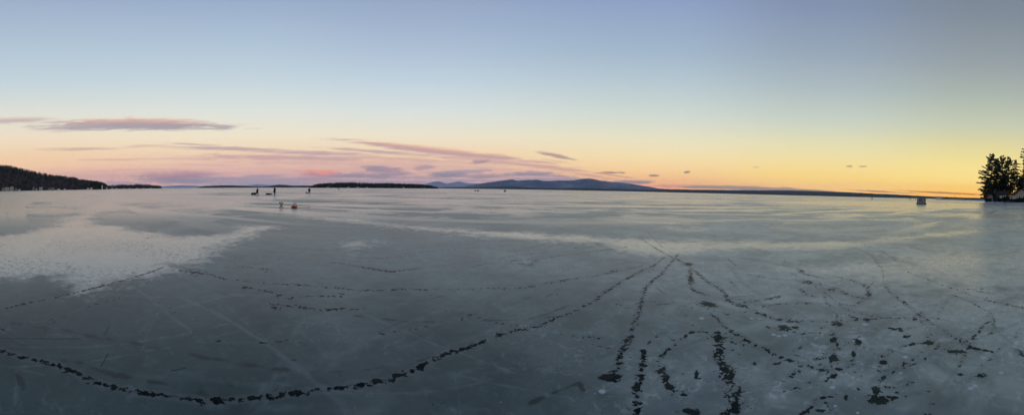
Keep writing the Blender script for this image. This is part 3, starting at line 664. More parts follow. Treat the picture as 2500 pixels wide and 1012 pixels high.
# ------------------------------------------------------------------ woods
def wood_mat(name):
    m = bpy.data.materials.new(name); m.use_nodes = True; t = NT(m.node_tree); b = t.n['Principled BSDF']
    a = t.node('ShaderNodeAttribute'); a.attribute_name = 'tint'
    r_ = t.node('ShaderNodeValToRGB'); cr = r_.color_ramp
    for k, (p_, c_) in enumerate([(0, (.014,.026,.022)), (.45, (.036,.054,.042)), (.55, (.10,.08,.078)), (1, (.19,.14,.13))]):
        e = cr.elements[k] if k < 2 else cr.elements.new(p_)
        e.position = p_; e.color = (*c_, 1)
    t.put(r_.inputs[0], a.outputs['Fac']); t.put(b.inputs['Base Color'], r_.outputs[0])
    b.inputs['Roughness'].default_value = .9; b.inputs['Specular IOR Level'].default_value = .1
    return m
M_wood = wood_mat('winter_wood')
def wood(name, places, label, ntri=46):
    """places: (x, y, z, height, width, tint) -> one mesh of many ragged trees"""
    P = np.array(places); nT = len(P); Vs = []; tint = []
    conif = P[:, 5] < .5
    for k in range(ntri):
        u = RNG.random(nT); th = RNG.random(nT) * 2 * math.pi
        hrel = np.where(conif, .08 + .92 * u, .18 + .8 * u)
        rad = np.where(conif, (1 - hrel) * .95 + .03, np.sqrt(np.clip(1 - ((hrel - .6) / .45) ** 2, 0.02, 1)))
        rad = rad * P[:, 4] * (.55 + .5 * RNG.random(nT))
        c = np.stack([P[:, 0] + np.cos(th) * rad, P[:, 1] + np.sin(th) * rad, P[:, 2] + hrel * P[:, 3]], 1)
        s_ = P[:, 3] * (.075 + .07 * RNG.random(nT))
        for q_ in range(3):
            off = RNG.normal(size=(nT, 3)) * np.array([1, 1, .55]); off /= np.linalg.norm(off, axis=1)[:, None] + 1e-6
            Vs.append(c + off * s_[:, None] * 1.3); tint.append(P[:, 5])
    # trunks as slim wedges
    for ang in (0, 2.1):
        for dx_, z_ in ((-.03, -.05), (.03, -.05), (0, .8)):
            Vs.append(np.stack([P[:, 0] + math.cos(ang) * dx_ * P[:, 3], P[:, 1] + math.sin(ang) * dx_ * P[:, 3], P[:, 2] + z_ * P[:, 3]], 1)); tint.append(P[:, 5] * 0 + .7)
    Vv = np.stack(Vs, 1).reshape(-1, 3); T = np.stack(tint, 1).ravel()
    o = np_mesh(name, Vv, np.arange(len(Vv)).reshape(-1, 3), M_wood, 'stuff', False, {'tint': T})
    tag(o, label, 'woods'); return o
def polar(x, d, z): a = bearing(x); return (math.sin(a) * d, math.cos(a) * d, z)

M_soil = hill_mat('wooded_hillside', (.02, .024, .02), (.045, .038, .034), None, .03)
LH = [(-40,394),(0,400),(25,404),(50,409),(80,418),(105,424),(130,429),(150,432),(175,435),(200,441),(215,444.5),(235,447),(248,449),(256,454),(268,458)]
_, lh = ridge('left_hill', [(x, y + 1) for x, y in LH], 1350, 350, 400, M_soil, 65, .3, .1)
rw = random.Random(5); pl = []
for _ in range(2600):
    tt = rw.random() ** .8; x = rw.uniform(-38, 262)
    d = 1350 - 350 * (1 - tt); z = lh(x) * tt ** .8 * .97
    con = rw.random() < (.35 + .5 * tt)
    if d < 1020 and rw.random() < .4: continue
    hgt = rw.uniform(9, 13) if con else rw.uniform(9, 12)
    pl.append((*polar(x, d, z), hgt, hgt * (.26 if con else .42), rw.uniform(0, .45) if con else rw.uniform(.55, 1)))
for x, y in [(226,444),(230,442),(234,441),(238,441),(242,443),(246,447),(251,450),(258,450.5),(222,446)]:
    for k in range(3):
        d = 1000 + rw.uniform(10, 40); ht = (461 - y) * d / F + 1.2
        pl.append((*polar(x + rw.uniform(-1.5, 1.5), d, 0), ht * rw.uniform(.85, 1), ht * .22, rw.uniform(.1, .45)))
wood('hillside_woods', pl, 'dark mixed winter woods covering the slope of the hill at far left')
# second shore
_, l2 = ridge('left_headland', [(255,459),(270,455),(290,453.5),(330,453),(355,453.5),(375,456),(396,459.5)], 2300, 150, 150, M_soil, 75, .2, .1)
pl = []
for _ in range(750):
    tt = rw.random(); x = rw.uniform(258, 394); d = 2300 - 150 * (1 - tt); hgt = rw.uniform(9, 14)
    pl.append((*polar(x, d, l2(x) * tt ** .8 * .95), hgt, hgt * .3, rw.uniform(0, .55)))
wood('headland_woods', pl, 'low dark wooded headland just right of the far left hill', 34)
# island
ISL = [(755,459),(762,455),(775,452.5),(800,450),(830,449),(870,448.5),(900,449.5),(950,449.5),(1000,451),(1030,452),(1055,455),(1071,459)]
_, li = ridge('island', [(x, y + 5) for x, y in ISL], 1480, 90, 90, M_soil, 85, .2, .05)
pl = []
for _ in range(2300):
    tt = rw.random(); x = rw.uniform(757, 1069); d = 1480 - 90 * (1 - tt)
    top = np.interp(x, [p_[0] for p_ in ISL], [p_[1] for p_ in ISL]); base_z = li(x) * tt ** .8 * .95
    ht = max(3.5, (461 - top) * d / F * rw.uniform(.86, 1.13) + 1.8 - li(x) * .95)
    if x > 1055 or x < 765: ht = min(ht, 8)
    pl.append((*polar(x, d, base_z), ht, ht * rw.uniform(.2, .3), rw.uniform(0, .5) if rw.random() < .85 else rw.uniform(.55, .8)))
wood('island_woods', pl, 'dense dark evergreen woods covering the long low island', 46)

# ------------------------------------------------------------------ houses
M_white = mat('white_paint', (.72, .71, .68), .6, var=.12, scale=1.5)
M_cream = mat('cream_siding', (.46, .42, .34), .7, var=.15, scale=1.0)
M_tan = mat('tan_siding', (.30, .26, .20), .75, var=.2, scale=1.0)
M_greyw = mat('grey_siding', (.18, .18, .18), .75, var=.2, scale=1.0)
M_brown = mat('brown_siding', (.07, .055, .045), .8, var=.25, scale=1.0)
M_roof = mat('grey_shingle', (.03, .03, .034), .85, var=.3, scale=2)
M_snowroof = mat('snow_dusted_roof', (.40, .41, .43), .8, var=.3, scale=.6)
M_glass = mat('window_glass', (.02, .025, .03), .08, var=.2, spec=.8)
M_frame = mat('window_trim', (.6, .6, .58), .6, var=.1)
M_door = mat('painted_door', (.10, .06, .05), .6, var=.2)
M_brick = mat('chimney_brick', (.2, .09, .07), .9, var=.3)
def house(name, loc, rz, wd, dp, ht, rh, wall, roof, label, cat='house', nwin=2, gable_front=False, chimney=False, z0=0.0, door=True, group=None, floors=1):
    r_ = empty(name, loc, rz, label, cat, group)
    if gable_front: Lx, Ly = dp, wd
    else: Lx, Ly = wd, dp
    def T(x, y, z): return (y, -x, z) if gable_front else (x, y, z)
    b = MB(); hx, hy = Lx / 2, Ly / 2
    vs = [T(-hx, -hy, z0), T(hx, -hy, z0), T(hx, hy, z0), T(-hx, hy, z0), T(-hx, -hy, ht), T(hx, -hy, ht), T(hx, hy, ht), T(-hx, hy, ht), T(-hx, 0, ht + rh), T(hx, 0, ht + rh)]
    b.add(vs, [(0, 3, 2, 1), (0, 1, 5, 4), (2, 3, 7, 6), (1, 2, 6, 9, 5), (3, 0, 4, 8, 7), (4, 5, 9, 8), (6, 7, 8, 9)]).build('wall', wall, r_)
    e = .06 * Ly + .15; k = rh / hy; th = .18; rf = MB()
    for s_ in (-1, 1):
        y1 = s_ * (hy + e); z1 = ht - e * k + .02
        a = [T(-hx - e, y1, z1), T(hx + e, y1, z1), T(hx + e, 0, ht + rh + .02), T(-hx - e, 0, ht + rh + .02)]
        up = [(p_[0], p_[1], p_[2] + th) for p_ in a]
        rf.add(a + up, [(0, 1, 2, 3), (7, 6, 5, 4), (0, 4, 5, 1), (1, 5, 6, 2), (2, 6, 7, 3), (3, 7, 4, 0)])
    ro = rf.build('roof', roof, r_)
    if chimney: MB().box((wd * .2, .1, ht + rh + .3), (.7, .7, 1.8)).build('chimney', M_brick, ro)
    fy = -(dp / 2) if not gable_front else -(dp / 2)
    for fl in range(floors):
        fh = (ht - z0) / floors; zc = z0 + fh * (fl + .55)
        for i in range(nwin):
            xw = (i + .5 - nwin / 2) * wd / nwin * .9
            if door and fl == 0 and i == nwin // 2 and nwin > 1:
                MB().box((xw, fy - .03, z0 + 1.05), (1.0, .08, 2.1)).build('door', M_door, r_); continue
            ww = min(1.5, wd / nwin * .5); wh = fh * .42
            f_ = MB(); tfr = .1 + .01 * wd
            f_.box((xw - ww / 2, fy - .04, zc), (tfr, .1, wh + tfr)).box((xw + ww / 2, fy - .04, zc), (tfr, .1, wh + tfr))
            f_.box((xw, fy - .04, zc + wh / 2), (ww - tfr, .1, tfr)).box((xw, fy - .04, zc - wh / 2), (ww - tfr, .1, tfr))
            fo = f_.build('window', M_frame, r_)
            MB().box((xw, fy - .02, zc), (ww - tfr, .05, wh - tfr)).build('pane', M_glass, fo)
    return r_
def rz_at(x, tw=0.0): return -bearing(x) + tw
SHORE = [ # x, base y offset (m), width m, height m, roof h, wall, roof, label, windows
 (7.5, 2, 8, 6, 2.6, M_tan, M_roof, 'tan gabled house, leftmost on the shore below the far left hill', 2, True, 0.1, 2),
 (17, 2, 13, 6, 2.8, M_cream, M_snowroof, 'long cream two storey house, second from the left below the hill', 4, False, .1, 2),
 (29, 2.5, 11, 8, 3.2, M_cream, M_snowroof, 'tallest cream house with pale roof in the cluster below the left hill', 3, True, -.2, 2),
 (39, 2, 7, 5, 2.2, M_tan, M_roof, 'small tan house at the right end of the left shore cluster', 2, False, .1, 1),
 (47, .6, 7, 2.6, 1.5, M_white, M_snowroof, 'low white boathouse at the ice edge right of the tan house cluster', 2, False, 0, 1),
 (82, 4, 7, 6, 2.6, M_greyw, M_roof, 'tall narrow grey house standing back among trees on the left shore', 2, True, .2, 2),
 (89, 2, 3.5, 3, 1.4, M_white, M_snowroof, 'tiny pale shed between the tall grey house and the white roofed house', 1, True, 0, 1),
 (100, 3.5, 10, 3.8, 2.4, M_cream, M_snowroof, 'cream house with bright snow dusted roof on the left shore', 3, False, 0, 1),
 (121, 1.5, 9, 4.6, 2.6, M_greyw, M_roof, 'grey gabled lake house right of the bright roofed cream house', 2, True, .2, 1),
 (129, 1.2, 9, 3.2, 2.0, M_greyw, M_snowroof, 'long low grey house joined in view to the grey gabled lake house', 3, False, 0, 1),
 (143, 1.2, 7, 3.4, 1.8, M_white, M_roof, 'white cottage midway along the left shore', 2, False, 0, 1),
 (158, .6, 5, 2.2, 1.3, M_white, M_snowroof, 'small white boat shed at the ice edge midway along left shore', 1, False, 0, 1),
 (215, 1, 6, 3.2, 1.8, M_white, M_roof, 'white cottage, left one of the pair near the tall trees', 2, True, 0, 1),
 (223, 1, 6, 3.6, 2.0, M_white, M_snowroof, 'white cottage, right one of the pair near the tall trees', 2, True, .2, 1),
 (249.5, 8, 4, 3, 1.8, M_white, M_snowroof, 'white cottage high among the tall trees at the end of the left hill', 1, True, 0, 1),
 (260.5, 1, 4, 3.4, 1.6, M_white, M_roof, 'white cottage at the tip of the point below the left hill', 1, True, 0, 1),
]
for x, zb, wd, ht, rh, wm, rm, lab, nw, gf, tw, fl in SHORE:
    house('shore_house', at(x, 985 if zb < 7 else 960, zb), rz_at(x, tw), wd, 7, ht, rh, wm, rm, lab, 'house', nw, gf, fl == 2, -zb - 1, True, 'houses along the far left shore', fl)
for i, (x, wd, lab) in enumerate([(274, 9, 'white house low on the shore, leftmost below the wooded headland'), (284, 12, 'long white house on the headland shore, brightest there'),
        (303, 6, 'small pale cottage in the middle of the headland shore'), (316, 5, 'tiny pale cottage right of the middle on the headland shore'),
        (335, 7, 'pale cottage, third from the right on the headland shore'), (350, 5, 'pale cottage, second from the right on the headland shore'), (368, 6, 'pale cottage, rightmost on the headland shore')]):
    house('shore_house', at(x, 2140, .5), rz_at(x), wd, 7, 3.6, 2.4, M_white, M_snowroof, lab, 'house', 2, False, False, -1.5, True, 'houses along the wooded headland shore')
for x, wd, ht, wm, lab in [(800, 9, 2.6, M_greyw, 'low grey cottage nearest the left end of the island'), (850, 8, 2.6, M_tan, 'low tan cottage on the island shore, second from the left'),
        (873, 7, 3.4, M_cream, 'boxy cream cottage on the island shore, brightest of them'), (895, 6, 3.0, M_white, 'white cottage just right of the cream one on the island shore'),
        (985, 5, 4.0, M_white, 'tiny white gabled cottage alone toward the right end of the island'), (1036, 5, 2.4, M_greyw, 'dull grey cottage nearest the right tip of the island')]:
    house('island_cottage', at(x, 1382, .6), rz_at(x), wd, 6, ht, 1.8, wm, M_snowroof, lab, 'cottage', 2, x in (895, 985), False, -1.6, True, 'cottages along the island shore')

# ------------------------------------------------------------------ the wooded point on the right
M_rock = mat('dark_rock', (.05, .05, .05), .9, var=.5, scale=.8, bump=.3)
M_snow = mat('crusted_snow', (.42, .45, .48), .8, var=.25, scale=.5, bump=.2)
M_bank = hill_mat('point_ground', (.012, .014, .012), (.03, .028, .024), None, .15)
def landform(name, outline, hfun, m, n_in=10, seed=1):
    """closed outline (x, d) around a centre -> low mound"""
    P = np.array([polar(x, d, 0)[:2] for x, d in outline]); 
    Q = []
    for a, b in zip(P, np.roll(P, -1, 0)):
        for s_ in np.linspace(0, 1, 9)[:-1]: Q.append(a + (b - a) * s_)
    Q = np.array(Q); Q += np.stack([fbm(np.arange(len(Q)) * .35, seed), fbm(np.arange(len(Q)) * .35, seed + 20)], 1) * 4
    c = Q.mean(0); Vv = []
    for k in range(n_in):
        s_ = 1 - k / n_in; pts = c + (Q - c) * s_
        z = hfun(1 - s_) * np.ones(len(Q)) * (1 + .8 * fbm2(pts[:, 0] / 6, pts[:, 1] / 6, seed)) 
        Vv.append(np.stack([pts[:, 0], pts[:, 1], z if k else z * 0 - .3], 1))
    Vv = np.concatenate(Vv + [np.array([[*c, hfun(1)]])]); n = len(Q)
    i = np.arange(n_in - 1)[:, None] * n; j = np.arange(n); j2 = (j + 1) % n
    Fq = np.stack([i + j, i + j2, i + n + j2, i + n + j], -1).reshape(-1, 4)
    o = np_mesh(name, Vv, Fq, m, 'structure'); return o
landform('snowy_shore', [(2393,203),(2410,188),(2440,176),(2480,170),(2540,166),(2640,170),(2700,260),(2500,330),(2420,300)], lambda s_: min(.75, s_ * 6 + .05), M_snow, 14, 4)
landform('point_ground', [(2402,212),(2420,200),(2450,190),(2500,186),(2640,190),(2690,250),(2500,318),(2425,290)], lambda s_: .7 + min(2.2, s_ * 14), M_bank, 14, 8)
landform('snowy_spit', [(2276,620),(2300,560),(2345,470),(2400,400),(2440,380),(2440,520),(2340,680)], lambda s_: min(1.3, s_ * 8), M_snow, 8, 12)
landform('dark_spit', [(2346,700),(2380,640),(2440,600),(2440,820),(2360,860)], lambda s_: min(3.4, s_ * 14), M_bank, 8, 14)

M_bark = mat('pine_bark', (.045, .036, .03), .95, var=.4, scale=2)
def needle_mat(name, c1, c2):
    m = bpy.data.materials.new(name); m.use_nodes = True; t = NT(m.node_tree); b = t.n['Principled BSDF']
    p_ = t.node('ShaderNodeNewGeometry').outputs['Position']
    t.put(b.inputs['Base Color'], t.mix(t.step(t.noise(p_, .7, 4, .7), .38, .62), c1, c2))
    b.inputs['Roughness'].default_value = .8; b.inputs['Specular IOR Level'].default_value = .2
    return m
M_needle = needle_mat('pine_needles', (.022, .032, .022), (.055, .07, .042))
M_spruce = needle_mat('spruce_needles', (.007, .012, .009), (.016, .026, .018))
def pine(x, d, ht, label, seed, low=.18, reach=.2, lean=0.0, dens=1.0, zb=2.2, m=M_needle, sparse=False):
    rp = random.Random(seed); npr = np.random.default_rng(seed)
    root = empty('pine_tree', at(x, d, zb), rp.uniform(0, 6), label, 'tree', 'pines on the right shore point')
    tr = [(math.sin(i * .9 + seed) * .12 * i / 4 + lean * i / 9 * ht * .1, math.cos(i * 1.3 + seed) * .1 * i / 4, ht * i / 9 - (.6 if i == 0 else 0)) for i in range(10)]
    MB().tube(tr, [max(.04, .42 * (ht / 28) * (1 - i / 9.3) ** .8) for i in range(10)], 7).build('trunk', M_bark, root, True)
    br = MB(); C = []; S = []; D = []
    z = ht * low
    while z < ht * .985:
        fz = z / ht; nb = rp.choice([3, 4, 4, 5]) if not sparse else rp.choice([2, 3])
        a0 = rp.uniform(0, 6.28)
        tx = np.interp(z, [p_[2] for p_ in tr], [p_[0] for p_ in tr]); ty = np.interp(z, [p_[2] for p_ in tr], [p_[1] for p_ in tr])
        for k in range(nb):
            env = reach * ht * (min(1, (1.03 - fz) / .60) ** .72) * (.55 + .45 * min(1, (fz - low) / .12 + .4))
            L = env * rp.uniform(.45, 1.2)
            a = a0 + k * 6.28 / nb + rp.uniform(-.4, .4); rise = (fz - .45) * .8 + rp.uniform(-.12, .18)
            pts = []
            for s_ in (0, .35, .7, 1):
                pts.append(Vector((tx + math.cos(a) * L * s_, ty + math.sin(a) * L * s_, z + L * (rise * s_ * .6 + .28 * s_ * s_ * rise + (.10 * s_ ** 2)))))
            br.tube(pts, [.11 * (L / 5) ** .5, .07, .04, .02], 4)
            nt_ = int((16 + L * 18) * dens)
            for _ in range(nt_):
                s_ = rp.uniform(.28, 1.03) ** .8; wdt = L * .30 * math.sin(min(1, s_) * 2.6 + .25)
                i_ = min(2, int(s_ * 2.99)); p_ = pts[0].lerp(pts[3], s_); p_.z = np.interp(s_, [0, .35, .7, 1], [q_.z for q_ in pts])
                off = rp.gauss(0, .5) * wdt
                c = p_ + Vector((-math.sin(a) * off, math.cos(a) * off, rp.gauss(.03, .10)))
                C.append(c); S.append(rp.uniform(.15, .36) * (ht / 28) ** .4); D.append((math.cos(a), math.sin(a)))
        z += ht * rp.uniform(.024, .044) * (1.5 if sparse else 1)
    br.build('branches', M_bark, root, True)
    C = np.array(C); S = np.array(S)[:, None]; n = len(C); Vv = []
    for rep in range(3):   # three crossed blades per tuft
        d1 = npr.normal(size=(n, 3)) * [1, 1, .3]; d1 /= np.linalg.norm(d1, axis=1)[:, None]
        d2 = npr.normal(size=(n, 3)) * [1, 1, .6]; d2 = d2 - (d2 * d1).sum(1)[:, None] * d1; d2 /= np.linalg.norm(d2, axis=1)[:, None]
        c0 = C + npr.normal(size=(n, 3)) * S * .45
        Vv += [c0 - d1 * S, c0 + d2 * S * .38, c0 + d1 * S * 1.1, c0 - d2 * S * .34]
    Vv = np.stack(Vv, 1).reshape(-1, 3)
    np_mesh('crown', Vv, np.arange(len(Vv)).reshape(-1, 4), m, None, False, parent=root)
    return root
def H(x, ytop, d, zb=2.2): return (float(hor_y(x)) - ytop) * d / F + EYE - zb
PINES = [(2419,378,214,'tall spreading white pine, leftmost on the point, long low limbs over the ice',101,.14,.30,1.3),
         (2411,440,205,'short bushy pine at the left tip of the point under the leftmost tall pine',109,.1,.42,1.6),
         (2433,388,228,'thick crowned white pine second from the left on the point',102,.22,.2,1.6),
         (2446,380,216,'full tall white pine standing behind the brown cottage on the point',103,.2,.22,1.5),
         (2461,384,222,'full white pine right of the brown cottage, third of the tall tops',104,.25,.2,1.4),
         (2477,390,204,'slender white pine with a bare lower trunk between the two cottages',105,.32,.15,.8),
         (2498,357,188,'tallest pine with bare open limbs at the right edge of the photo',106,.3,.24,.55),
         (2512,372,200,'tall pine cut by the right edge, behind the bare limbed pine',108,.2,.2,1.0)]
for x, yt, d, lab, sd_, low, reach, dens in PINES:
    pine(x, d, H(x, yt, d), lab, sd_, low, reach, 0, dens, sparse=(sd_ == 106))
for x, yt, d, lab, sd_ in [(2501,418,194,'dense dark spruce behind the white gabled cottage',201), (2490,432,215,'dark spruce rising just left of the white gabled cottage',202), (2468,448,232,'low dark spruce between the cottages behind the deck',203), (2428,440,228,'dark spruce filling the gap behind the left pines',204),(2450,430,238,'dark spruce far back behind the brown cottage',205)]:
    pine(x, d, H(x, yt, d), lab, sd_, .04, .26, 0, 2.4, m=M_spruce)

def shrub(x, d, wd, ht, label, seed, zb=1.0):
    npr = np.random.default_rng(seed); root = empty('shrub', at(x, d, zb), 0, label, 'shrub', 'shrubs along the point bank')
    st = MB(); rp = random.Random(seed)
    for k in range(7): st.tube([(rp.uniform(-.2, .2) * wd, rp.uniform(-.2, .2), -.6), (rp.uniform(-.4, .4) * wd, rp.uniform(-.3, .3) * wd, ht * .7)], [.04, .015], 4)
    st.build('stem', M_bark, root)
    n = 700; u = npr.normal(size=(n, 3)); u /= np.linalg.norm(u, axis=1)[:, None]; C = u * npr.random((n, 1)) ** .4 * [wd / 2, wd / 2.6, ht / 2] * (1 + .3 * np.sin(u[:, :1] * 5 + seed)) + [0, 0, ht / 2]
    C[:, 2] = np.maximum(C[:, 2], -.2); S = npr.uniform(.1, .28, (n, 1)); Vv = []
    for rep in range(2):
        d1 = npr.normal(size=(n, 3)); d1 /= np.linalg.norm(d1, axis=1)[:, None]; d2 = npr.normal(size=(n, 3)); d2 -= (d2 * d1).sum(1)[:, None] * d1; d2 /= np.linalg.norm(d2, axis=1)[:, None]
        Vv += [C - d1 * S, C + d2 * S * .5, C + d1 * S, C - d2 * S * .5]
    Vv = np.stack(Vv, 1).reshape(-1, 3)
    np_mesh('foliage', Vv, np.arange(len(Vv)).reshape(-1, 4), M_spruce, None, False, parent=root)
for a_ in [(2408,196,3.0,2.2,'low dark shrub at the far left tip of the point',1),(2417,191,2.6,1.8,'low shrub right of the tip beside the leftmost pine trunk',2),(2430,184,4.2,4.6,'tall round dark shrub in front of the left half of the brown cottage',3),
           (2441,181,3.0,2.0,'low shrub below the brown cottage door',4),(2452,179,3.6,2.6,'wide shrub right of the brown cottage window',5),(2460,178,3.6,3.2,'tall shrub between brown cottage and white deck',6),
           (2470,177,3.6,1.8,'low shrub in front of the white deck',7),(2480,176,3.8,1.8,'low shrub right of the white skirting below the deck',8),(2490,176,4.0,2.2,'dark shrub below the white gabled cottage',9),(2499,176,4.0,2.4,'dark shrub at the right edge below the white gabled cottage',10)]:
    shrub(*a_)

# cottages on the point
c1 = house('brown_cottage', at(2446, 206, 2.4), rz_at(2446), 8.0, 7, 3.2, 1.7, M_brown, M_roof, 'dark brown cottage under the pines with white framed window and door', 'cottage', 1, False, True, -1.5, False)
fy = -3.5
f_ = MB()
for dx_ in (-.8, .8): f_.box((1.6 + dx_, fy - .06, 1.5), (.18, .14, 1.8))
for dz_ in (-.85, .85): f_.box((1.6, fy - .06, 1.5 + dz_), (1.42, .14, .18))
fo = f_.build('picture_window', M_frame, c1); MB().box((1.6, fy - .02, 1.5), (1.42, .06, 1.5)).build('pane', M_glass, fo)
dr = MB().box((-.9, fy - .05, .95), (1.1, .1, 2.3)).build('white_door', M_white, c1)
MB().box((-.55, fy - .13, .95), (.08, .06, .08)).build('handle', M_roof, dr)
MB().box((-3.4, fy - .5, 1.4), (.9, .9, 3.4)).build('porch_post', M_greyw, c1)
c2 = house('white_cottage', at(2492, 182, 3.2), rz_at(2492, .15), 5.4, 6, 2.6, 2.1, M_tan, M_roof, 'small pale gabled cottage with two dark windows at the right edge', 'cottage', 2, True, False, -2.5, False)
house('pale_shed', at(2418, 197, 1.6), rz_at(2418, .3), 2.4, 2.4, 2.6, .8, M_greyw, M_roof, 'narrow pale grey shed beside the leftmost pine trunk', 'shed', 1, True, False, -1.2, False)
dk = empty('deck', at(2474, 180, 2.2), rz_at(2474), 'raised white deck with railing between the two cottages', 'deck')
MB().box((0, 0, 1.0), (6.2, 2.2, .2)).build('platform', M_white, dk)
MB().box((-.3, -1.0, .1), (3.6, .12, 1.6)).build('skirting', M_white, dk)
rl = MB().box((0, -1.05, 1.95), (6.2, .1, .1)).box((0, -1.05, 1.4), (6.2, .06, .06))
for k in range(24): rl.box((-3.0 + k * .26, -1.05, 1.65), (.05, .05, .56))
rl.build('railing', M_white, dk)
for sx in (-2.9, -1, 1, 2.9): MB().box((sx, -1.02, 0), (.14, .14, 1.9)).build('post', M_greyw, dk)
stp = empty('stairway', at(2464, 178, 1.2), rz_at(2464), 'pale wooden stairs descending left from the white deck', 'stairs')
for sy in (-.4, .4): MB().tube([(1.6, sy, 2.1), (-1.5, sy, -.4)], .07, 4).build('stringer', M_white, stp)
for k in range(7): MB().box((1.4 - k * .42, 0, 1.95 - k * .34), (.3, .8, .05)).build('tread', M_white, stp)
# things along the spit
bh = house('white_boathouse', at(2292, 560, .5), rz_at(2292), 9, 5, 2.2, 1.3, M_white, M_snowroof, 'low white boathouse on the snowy spit right of the large fishing shanty', 'boathouse', 2, False, False, -1, False)
pine(2286.5, 575, 4.5, 'small dark round topped tree rising behind the white boathouse on the spit', 301, .15, .3, 0, 1.0, 1.0, M_spruce)
pine(2310, 600, 4.0, 'tiny dark tree on the snowy spit right of the white boathouse', 302, .15, .3, 0, 1.0, 1.0, M_spruce)
tw = empty('lookout_tower', at(2332, 4790, 26), 0, 'tiny dark tower standing on the far ridge left of the pines', 'tower')
MB().lathe([(2.2, -3), (1.8, 14)], 8).build('shaft', M_greyw, tw); MB().lathe([(4, 14), (4.6, 17), (4.6, 22), (2.5, 25)], 10).build('tank', M_greyw, tw)

# ------------------------------------------------------------------ ice shanties
M_ply = mat('weathered_plywood', (.22, .23, .23), .75, var=.3, scale=2.2)
M_panel = mat('grey_panel', (.11, .13, .15), .5, var=.2, scale=2)
M_runner = mat('dark_timber', (.02, .018, .016), .8, var=.3, scale=3)
p0 = gnd(2249.5, 499.2)
sh = empty('fishing_shanty', p0, rz_at(2249, .28), 'large grey plywood ice fishing shanty on dark runners near the wooded point', 'fishing shanty', )
MB().box((0, 0, 1.22), (2.35, 1.7, 1.75)).build('wall', M_ply, sh, bevel=.02)
MB().box((0, 0, 2.16), (2.55, 1.95, .1), ry=.03).build('roof', M_runner, sh, bevel=.01)
MB().box((0, 0, .28), (2.7, 1.9, .12)).build('platform', M_runner, sh)
for sx in (-1.25, -.42, .42, 1.25): MB().box((sx, 0, .11), (.16, 1.9, .21)).build('runner', M_runner, sh)
wf = MB()
for sx in (-.95, -.13): wf.box((sx, -.87, 1.35), (.05, .05, .9))
for sz in (.9, 1.8): wf.box((-.54, -.87, sz), (.77, .05, .05))
wf = wf.build('window', M_runner, sh); MB().box((-.54, -.862, 1.35), (.77, .03, .85)).build('pane', M_panel, wf)
dd = MB().box((.62, -.865, 1.15), (.68, .04, 1.5)).build('door', M_ply, sh); MB().box((.62, -.893, 1.6), (.26, .02, .3)).build('window', M_glass, dd); MB().box((.86, -.9, 1.1), (.05, .05, .12)).build('handle', M_runner, dd)
MB().tube([(-1.3, -.95, .34), (-1.5, -1.0, .8)], .03, 5).build('tow_hook', M_runner, sh)
p0 = gnd(1232.8, 468.2)
s2 = empty('small_shanty', p0, rz_at(1233, -.2), 'tiny tan box shelter alone on the far ice below the blue mountains', 'fishing shanty')
MB().box((0, 0, .62), (1.1, 1.0, 1.1)).build('wall', M_tan, s2); MB().box((0, 0, 1.22), (1.3, 1.2, .08)).build('roof', M_runner, s2)
MB().box((0, -.52, .6), (.6, .03, .6)).build('flap', M_cream, s2)
for sx in (-.5, .5): MB().box((sx, 0, .04), (.1, 1.2, .08)).build('runner', M_runner, s2)
MB().tube([(0, 0, 1.2), (0, 0, 1.75)], .03, 5).build('stove_pipe', M_runner, s2)

# ------------------------------------------------------------------ people
M_skin = mat('skin', (.28, .17, .13), .6, var=.1)
M_tanc = mat('olive_tan_coat', (.22, .165, .10), .85, var=.45, scale=5)
M_blk = mat('black_cloth', (.008, .009, .012), .9, var=.3)
M_navy = mat('dark_parka', (.01, .012, .018), .85, var=.3)
M_boot = mat('rubber_boot', (.01, .01, .01), .6, var=.2)
M_hat = mat('wool_hat', (.012, .014, .02), .95, var=.2)
M_olive = mat('dark_green_coat', (.02, .025, .022), .85, var=.3)
def skin_obj(name, chains, m, parent, sub=2, fat=1.0):
    """chains share joints by rounded position; vertex 0 of the first chain is the root"""
    vs = []; rs = []; es = []; key = {}
    def vid(p_, r_):
        k = tuple(round(c, 4) for c in p_)
        if k not in key: key[k] = len(vs); vs.append(p_); rs.append(r_)
        return key[k]
    for ch in chains:
        ids = [vid(p_, r_) for p_, r_ in ch]
        for a, b in zip(ids[:-1], ids[1:]): es.append((a, b))
    me = bpy.data.meshes.new(name); me.from_pydata(vs, es, []); me.materials.append(m)
    o = bpy.data.objects.new(name, me); COL.objects.link(o); o.parent = parent
    md = o.modifiers.new('skin', 'SKIN'); md.use_smooth_shade = True
    for i, r_ in enumerate(rs):
        me.skin_vertices[0].data[i].radius = (r_ * fat, r_ * fat) if not isinstance(r_, tuple) else (r_[0] * fat, r_[1] * fat)
    me.skin_vertices[0].data[0].use_root = True
    ss = o.modifiers.new('smooth', 'SUBSURF'); ss.levels = sub; ss.render_levels = sub
    return o
